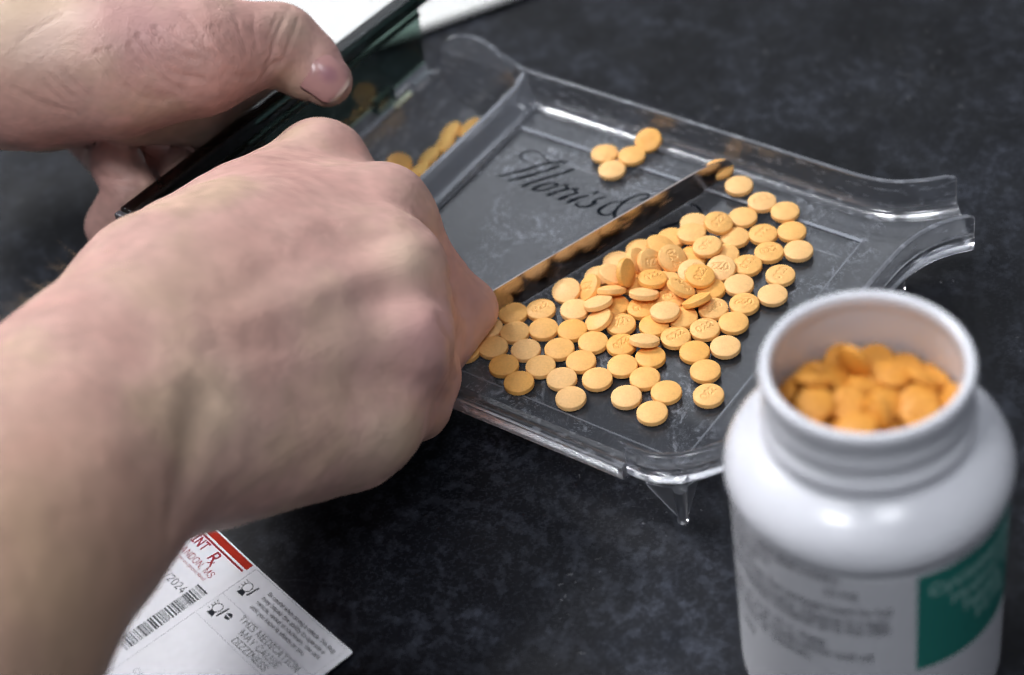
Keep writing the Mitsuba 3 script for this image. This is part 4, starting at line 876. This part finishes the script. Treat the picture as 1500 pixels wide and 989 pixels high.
rm = shape_skin(rm, bumps=[[[-32.7, -27.9, 61.4], 1.3, 6], [[-22.4, -37.3, 55.1], 0.9, 7], [[-19.9, -60.1, 43.3], 1.2, 6], [[-54.3, -7.8, 58.8], 0.7, 6], [[-84.9, 2.7, 55.9], 0.9, 6], [[-58.1, -80.6, 85.2], 0.7, 6.5], [[-47.1, -81.7, 81.4], 0.7, 6.5], [[-43.9, -109.3, 90.1], 0.7, 6.5], [[-30.5, -118.8, 87.1], 0.7, 6.5], [[-60.3, -52.7, 79.1], 0.7, 6.5], [[-58.9, -36.0, 72.6], 0.7, 6.5], [[-38.4, -94.1, 79.2], 0.7, 6.5], [[-39.0, -68.8, 72.3], 0.7, 6.5], [[-39.4, -51.4, 69.3], 0.7, 6.5]], wrinkles=[[[[-35.28, -91.71, 72.91], [-30.52, -102.52, 69.89], [-25.95, -113.65, 65.62]], 1.5, 4.0], [[[-31.86, -19.08, 50.29], [-38.65, -10.4, 29.86], [-35.89, -12.77, 22.09]], 0.8, 1.6], [[[-22.6, -33.67, 51.96], [-21.49, -33.38, 41.95], [-29.26, -25.87, 23.23]], 0.8, 1.6], [[[-32.26, -30.03, 61.28], [-37.98, -48.96, 67.88], [-42.08, -72.51, 75.95]], -0.7, 4.0], [[[-49.81, -15.6, 60.66], [-51.82, -38.0, 71.05], [-52.11, -58.34, 77.24]], -0.5, 4.0], [[[-21.96, -39.48, 54.7], [-30.01, -56.56, 60.06], [-34.28, -79.03, 70.74]], -0.6, 4.0], [[[-20.81, -62.03, 44.98], [-25.25, -75.26, 54.98], [-29.63, -85.84, 66.48]], -0.5, 4.0], [[[-27.43, -28.29, 52.5], [-28.56, -35.42, 57.47], [-33.98, -44.1, 61.69]], 1.0, 3.5], [[[-39.26, -17.82, 59.43], [-40.6, -25.61, 62.95], [-43.56, -35.63, 65.66]], 0.8, 3.5], [[[-21.13, -43.06, 42.24], [-23.63, -49.57, 46.81], [-26.93, -57.94, 52.66]], 1.0, 3.5]], seed=3, rough=1.5)
rcol = skin_colour(rm, spots=[[[-32.1, -28.9, 61.0], 8, [0.56, 0.43, 0.31], 0.756], [[-20.6, -37.6, 52.1], 13, [0.5, 0.26, 0.255], 0.756], [[-19.8, -61.1, 40.5], 8, [0.54, 0.41, 0.3], 0.6615], [[-41.2, -3.2, 25.0], 9, [0.44, 0.23, 0.19], 0.6615], [[-30.3, -32.7, 20.0], 12, [0.42, 0.21, 0.17], 0.6615], [[-11.3, -147.7, 86.6], 42, [0.42, 0.275, 0.175], 0.756], [[-31.9, -88.5, 69.7], 14, [0.42, 0.32, 0.24], 0.4725], [[-50.8, -69.9, 79.5], 16, [0.44, 0.29, 0.22], 0.5670000000000001], [[-31.6, -49.5, 61.3], 14, [0.44, 0.3, 0.25], 0.4725]], seed=5, base=(0.495, 0.302, 0.252))
put("hand", mm(rm), "mat_skin", smooth=True, color=rcol)
labels["hand"] = {"label": "bare right hand and forearm gripping the spatula, knuckles up, nearest the camera", "category": "hand"}
lm = hand_mesh(HANDS["L"], 0.75, (-225, -70, 2), (-90, 55, 92))
lm = shape_skin(lm, bumps=[], wrinkles=[[[[-111.94, 27.51, 68.2], [-108.54, 20.29, 69.14], [-107.31, 15.76, 67.78], [-106.94, 13.81, 66.33]], 0.45, 0.7], [[[-112.58, 26.43, 69.1], [-109.18, 18.74, 70.15], [-107.81, 14.05, 68.74]], 0.3, 0.6], [[[-108.03, 25.38, 67.05], [-106.17, 20.72, 66.13], [-105.59, 17.37, 64.42]], 0.3, 0.7], [[[-107.7, 9.29, 60.91], [-106.99, 11.04, 62.43], [-106.43, 13.14, 62.85], [-105.93, 14.96, 62.21]], 0.5, 0.8], [[[-129.01, -19.59, 80.43], [-124.5, -20.25, 74.38], [-120.97, -17.27, 68.69], [-118.54, -13.33, 65.37]], 0.55, 0.8], [[[-122.57, -6.51, 80.76], [-120.12, -6.71, 78.88], [-115.83, -6.19, 75.11], [-113.18, -4.61, 73.31]], 0.4, 0.7], [[[-124.1, -10.63, 80.8], [-120.85, -11.07, 77.36], [-117.25, -10.2, 72.55], [-111.96, -5.6, 68.74]], 0.5, 0.8], [[[-124.19, -13.5, 79.9], [-120.81, -13.77, 75.4], [-117.87, -12.03, 70.98], [-115.24, -9.46, 67.06]], 0.45, 0.7], [[[-127.2, -17.62, 80.68], [-122.97, -18.13, 74.85], [-119.59, -15.33, 68.83], [-116.78, -11.45, 65.68]], 0.35, 0.6], [[[-119.73, -3.33, 79.96], [-116.23, -3.73, 77.34], [-112.29, -2.14, 74.74], [-109.87, -0.89, 71.88]], 0.3, 0.6], [[[-139.76, -30.13, 75.54], [-137.72, -29.74, 72.93], [-135.76, -29.04, 70.87]], 0.25, 0.6], [[[-137.81, -28.23, 76.48], [-135.31, -27.99, 73.53], [-132.7, -27.25, 71.46]], 0.25, 0.6], [[[-135.05, -26.24, 76.83], [-132.26, -26.19, 74.1], [-129.63, -25.6, 71.75]], 0.25, 0.6], [[[-113.48, 2.78, 77.9], [-111.0, 2.03, 75.18], [-108.34, 2.84, 69.49]], 0.2, 0.6], [[[-113.23, 10.64, 75.91], [-110.17, 8.08, 73.5], [-108.04, 6.68, 69.06]], 0.22, 0.6], [[[-112.98, 16.42, 73.31], [-109.81, 12.26, 71.91], [-107.88, 10.04, 68.92]], 0.22, 0.6], [[[-102.92, 24.32, 61.09], [-102.44, 20.47, 59.24], [-103.47, 17.7, 56.61]], 0.12, 1.2], [[[-144.72, -34.65, 74.99], [-139.91, -31.94, 70.68], [-133.66, -28.01, 67.0]], 0.3, 0.8], [[[-146.2, -27.37, 83.57], [-144.02, -22.13, 84.77], [-141.48, -17.44, 85.45]], 0.2, 0.7], [[[-119.96, 1.19, 80.93], [-115.08, -0.22, 78.37], [-112.71, -1.29, 75.84]], 0.25, 0.6], [[[-108.99, -0.53, 68.51], [-108.12, 2.48, 65.35], [-107.69, 6.72, 62.64]], 0.35, 0.7], [[[-133.4, -19.83, 82.58], [-128.67, -21.68, 78.38], [-124.39, -21.3, 72.53]], 0.25, 0.6], [[[-106.59, 14.9, 66.13], [-106.66, 12.47, 64.85], [-106.93, 10.24, 63.39]], 0.3, 0.6], [[[-142.41, -20.19, 38.55], [-137.56, -19.1, 38.19], [-133.79, -16.13, 36.49]], 0.6, 1.0]], seed=7)
lcol = skin_colour(lm, spots=[[[-98.5, 20.9, 56.1], 7, [0.43, 0.21, 0.22], 0.7], [[-150.5, -21.5, 87.3], 16, [0.5, 0.37, 0.25], 0.9], [[-107.0, 22.6, 67.1], 6, [0.5, 0.36, 0.28], 0.7], [[-126.3, -8.2, 83.1], 10, [0.52, 0.29, 0.28], 0.7], [[-142.2, -24.7, 83.0], 9, [0.5, 0.35, 0.3], 0.6]], seed=8, base=(0.475, 0.282, 0.24))
put("hand_001", mm(lm), "mat_skin", smooth=True, color=lcol)
labels["hand_001"] = {"label": "bare left hand pinching the green lid between thumb and curled fingers", "category": "hand"}

# thumbnail: a curved plate laid on the thumb tip
NC, NU, NV, NN = [np.array(q, float) for q in [[-96.94, 22.06, 55.56], [0.7218, 0.2112, -0.6591], [-0.0605, 0.9679, 0.2439], [0.6894, -0.1361, 0.7114]]]   # centre, along the thumb, across, outward
us, vs = np.linspace(-1, 1, 25), np.linspace(-1, 1, 21)
grid, ok = [], []
P0 = []
for u in us:
    for w in vs:
        # squarish oval outline
        ww = w * (1 - 0.22 * max(0, u) ** 3 - 0.12 * max(0, -u) ** 4) * math.sqrt(max(0.0, 1 - 0.55 * max(0, abs(u) - 0.55) ** 2 / 0.2025))
        P0.append(NC + NU * (u * 5.5 - 0.9) + NV * ww * 5.2 + NN * 8)
P0 = np.array(P0)
mm_l = trimesh.Trimesh(np.array(lm.vertices), np.array(lm.faces), process=False)
from scipy.spatial import cKDTree
lv = np.array(lm.vertices)
side = (lv - NC) @ NN > -3
cand = lv[side]
q2 = np.stack([(cand - NC) @ NU, (cand - NC) @ NV], 1)
kd = cKDTree(q2)
uvp = np.stack([(P0 - NC) @ NU, (P0 - NC) @ NV], 1)
hts = []
hh_all = (cand - NC) @ NN
for q in uvp:
    _, idx = kd.query(q, 12)
    hts.append(np.mean(hh_all[idx]))
hts = np.array(hts)
uu, wv = np.repeat(np.linspace(-1, 1, 25), 21), np.tile(np.linspace(-1, 1, 21), 25)
A_ = np.stack([np.ones_like(uu), uu, wv, uu * uu, uu * wv, wv * wv], 1)
keep_ = (np.abs(uu) < 0.8) & (np.abs(wv) < 0.75)
co = np.linalg.lstsq(A_[keep_], hts[keep_], rcond=None)[0]
top_h = A_ @ co + 0.42 - 0.45 * wv ** 6 - 0.25 * np.clip(-uu, 0, 1) ** 6 + 0.12 * np.clip(uu, 0, 1) ** 2
base_p = P0 - NN * 8
TOPV = base_p + NN * top_h.reshape(-1)[:, None]
BOTV = TOPV - NN * 0.9
VV = np.vstack([TOPV, BOTV])
FF = []
nU, nV = 25, 21
for i in range(nU - 1):
    for j in range(nV - 1):
        a = i * nV + j
        FF += [[a, a + nV, a + nV + 1], [a, a + nV + 1, a + 1]]
        b = a + nU * nV
        FF += [[b, b + nV + 1, b + nV], [b, b + 1, b + nV + 1]]
edge = [i * nV for i in range(nU)] + [(nU - 1) * nV + j for j in range(1, nV)] + [i * nV + nV - 1 for i in range(nU - 2, -1, -1)] + [j for j in range(nV - 2, 0, -1)]
for a, b in zip(edge, edge[1:] + edge[:1]):
    FF += [[a, b, b + nU * nV], [a, b + nU * nV, a + nU * nV]]
nail = tri(VV, FF)
nail.fix_normals()
ncol = np.tile([0.42, 0.225, 0.21], (525, 1))
kk = np.clip(1 - ((uu + 0.05) / 0.55) ** 2 - (wv / 0.5) ** 2, 0, 1)[:, None]
ncol = ncol * (1 - 0.75 * kk) + np.array([0.27, 0.125, 0.155]) * 0.75 * kk
ee = np.clip((uu - 0.80 + 0.10 * wv ** 2) / 0.06, 0, 1)[:, None]
ncol = ncol * (1 - ee) + np.array([0.60, 0.47, 0.40]) * ee
put("hand_001__thumbnail", mm(nail), "mat_nail", smooth=True, color=np.vstack([ncol, ncol]))
labels["hand_001__thumbnail"] = {"label": "short thumbnail with a darker purplish bruise-like centre"}


def hairs(mesh, where, n, length, direc, seed, key, radius=0.05):
    r = np.random.default_rng(seed)
    v, nrm = np.array(mesh.vertices), np.array(mesh.vertex_normals)
    idx = np.where(where(v, nrm))[0]
    if len(idx) == 0:
        return
    idx = r.choice(idx, n)
    ms = []
    for i in idx:
        p, d0 = v[i], nrm[i]
        d1 = np.array(direc) + r.normal(size=3) * 0.45
        d1 /= np.linalg.norm(d1)
        Lh = length * r.uniform(0.5, 1.2)
        k = np.linspace(0, 1, 6)[:, None]
        pts = p + d0 * (k * 0.45 - k * k * 0.2) * Lh + d1 * k * Lh * 0.8 - d0 * 0.2
        ra = radius * (1 - k[:, 0] * 0.8)
        tan_ = np.gradient(pts, axis=0)
        tan_ /= np.linalg.norm(tan_, axis=1, keepdims=True)
        s1 = np.cross(tan_, d0 + 0.01)
        s1 /= np.linalg.norm(s1, axis=1, keepdims=True)
        s2 = np.cross(tan_, s1)
        V = np.concatenate([pts + ra[:, None] * (s1 * math.cos(a) + s2 * math.sin(a)) for a in (0, 2.094, 4.188)])
        F = []
        for j in range(3):
            for q in range(5):
                a, b = j * 6 + q, ((j + 1) % 3) * 6 + q
                F += [[a, b, b + 1], [a, b + 1, a + 1]]
        ms.append(tri(V, F))
    m = trimesh.util.concatenate(ms)
    put(key, mm(m), "mat_hair", smooth=True)
    labels[key] = {"kind": "stuff"}


hairs(rm, lambda v, n: (v[:, 0] < -30) & (v[:, 1] < -72) & (np.abs(n @ np.array([0.8108, 0.5718, -0.1247]) + 0.35) < 0.4) & (n[:, 2] > -0.1), 420, 5.5, [-0.633, -0.699, -0.104], 21, "hand__hair", 0.028)
hairs(lm, lambda v, n: (v[:, 0] < -160) & (n[:, 2] > 0.2), 130, 5.0, [0.5, 0.6, 0.0], 22, "hand_001__hair", 0.028)
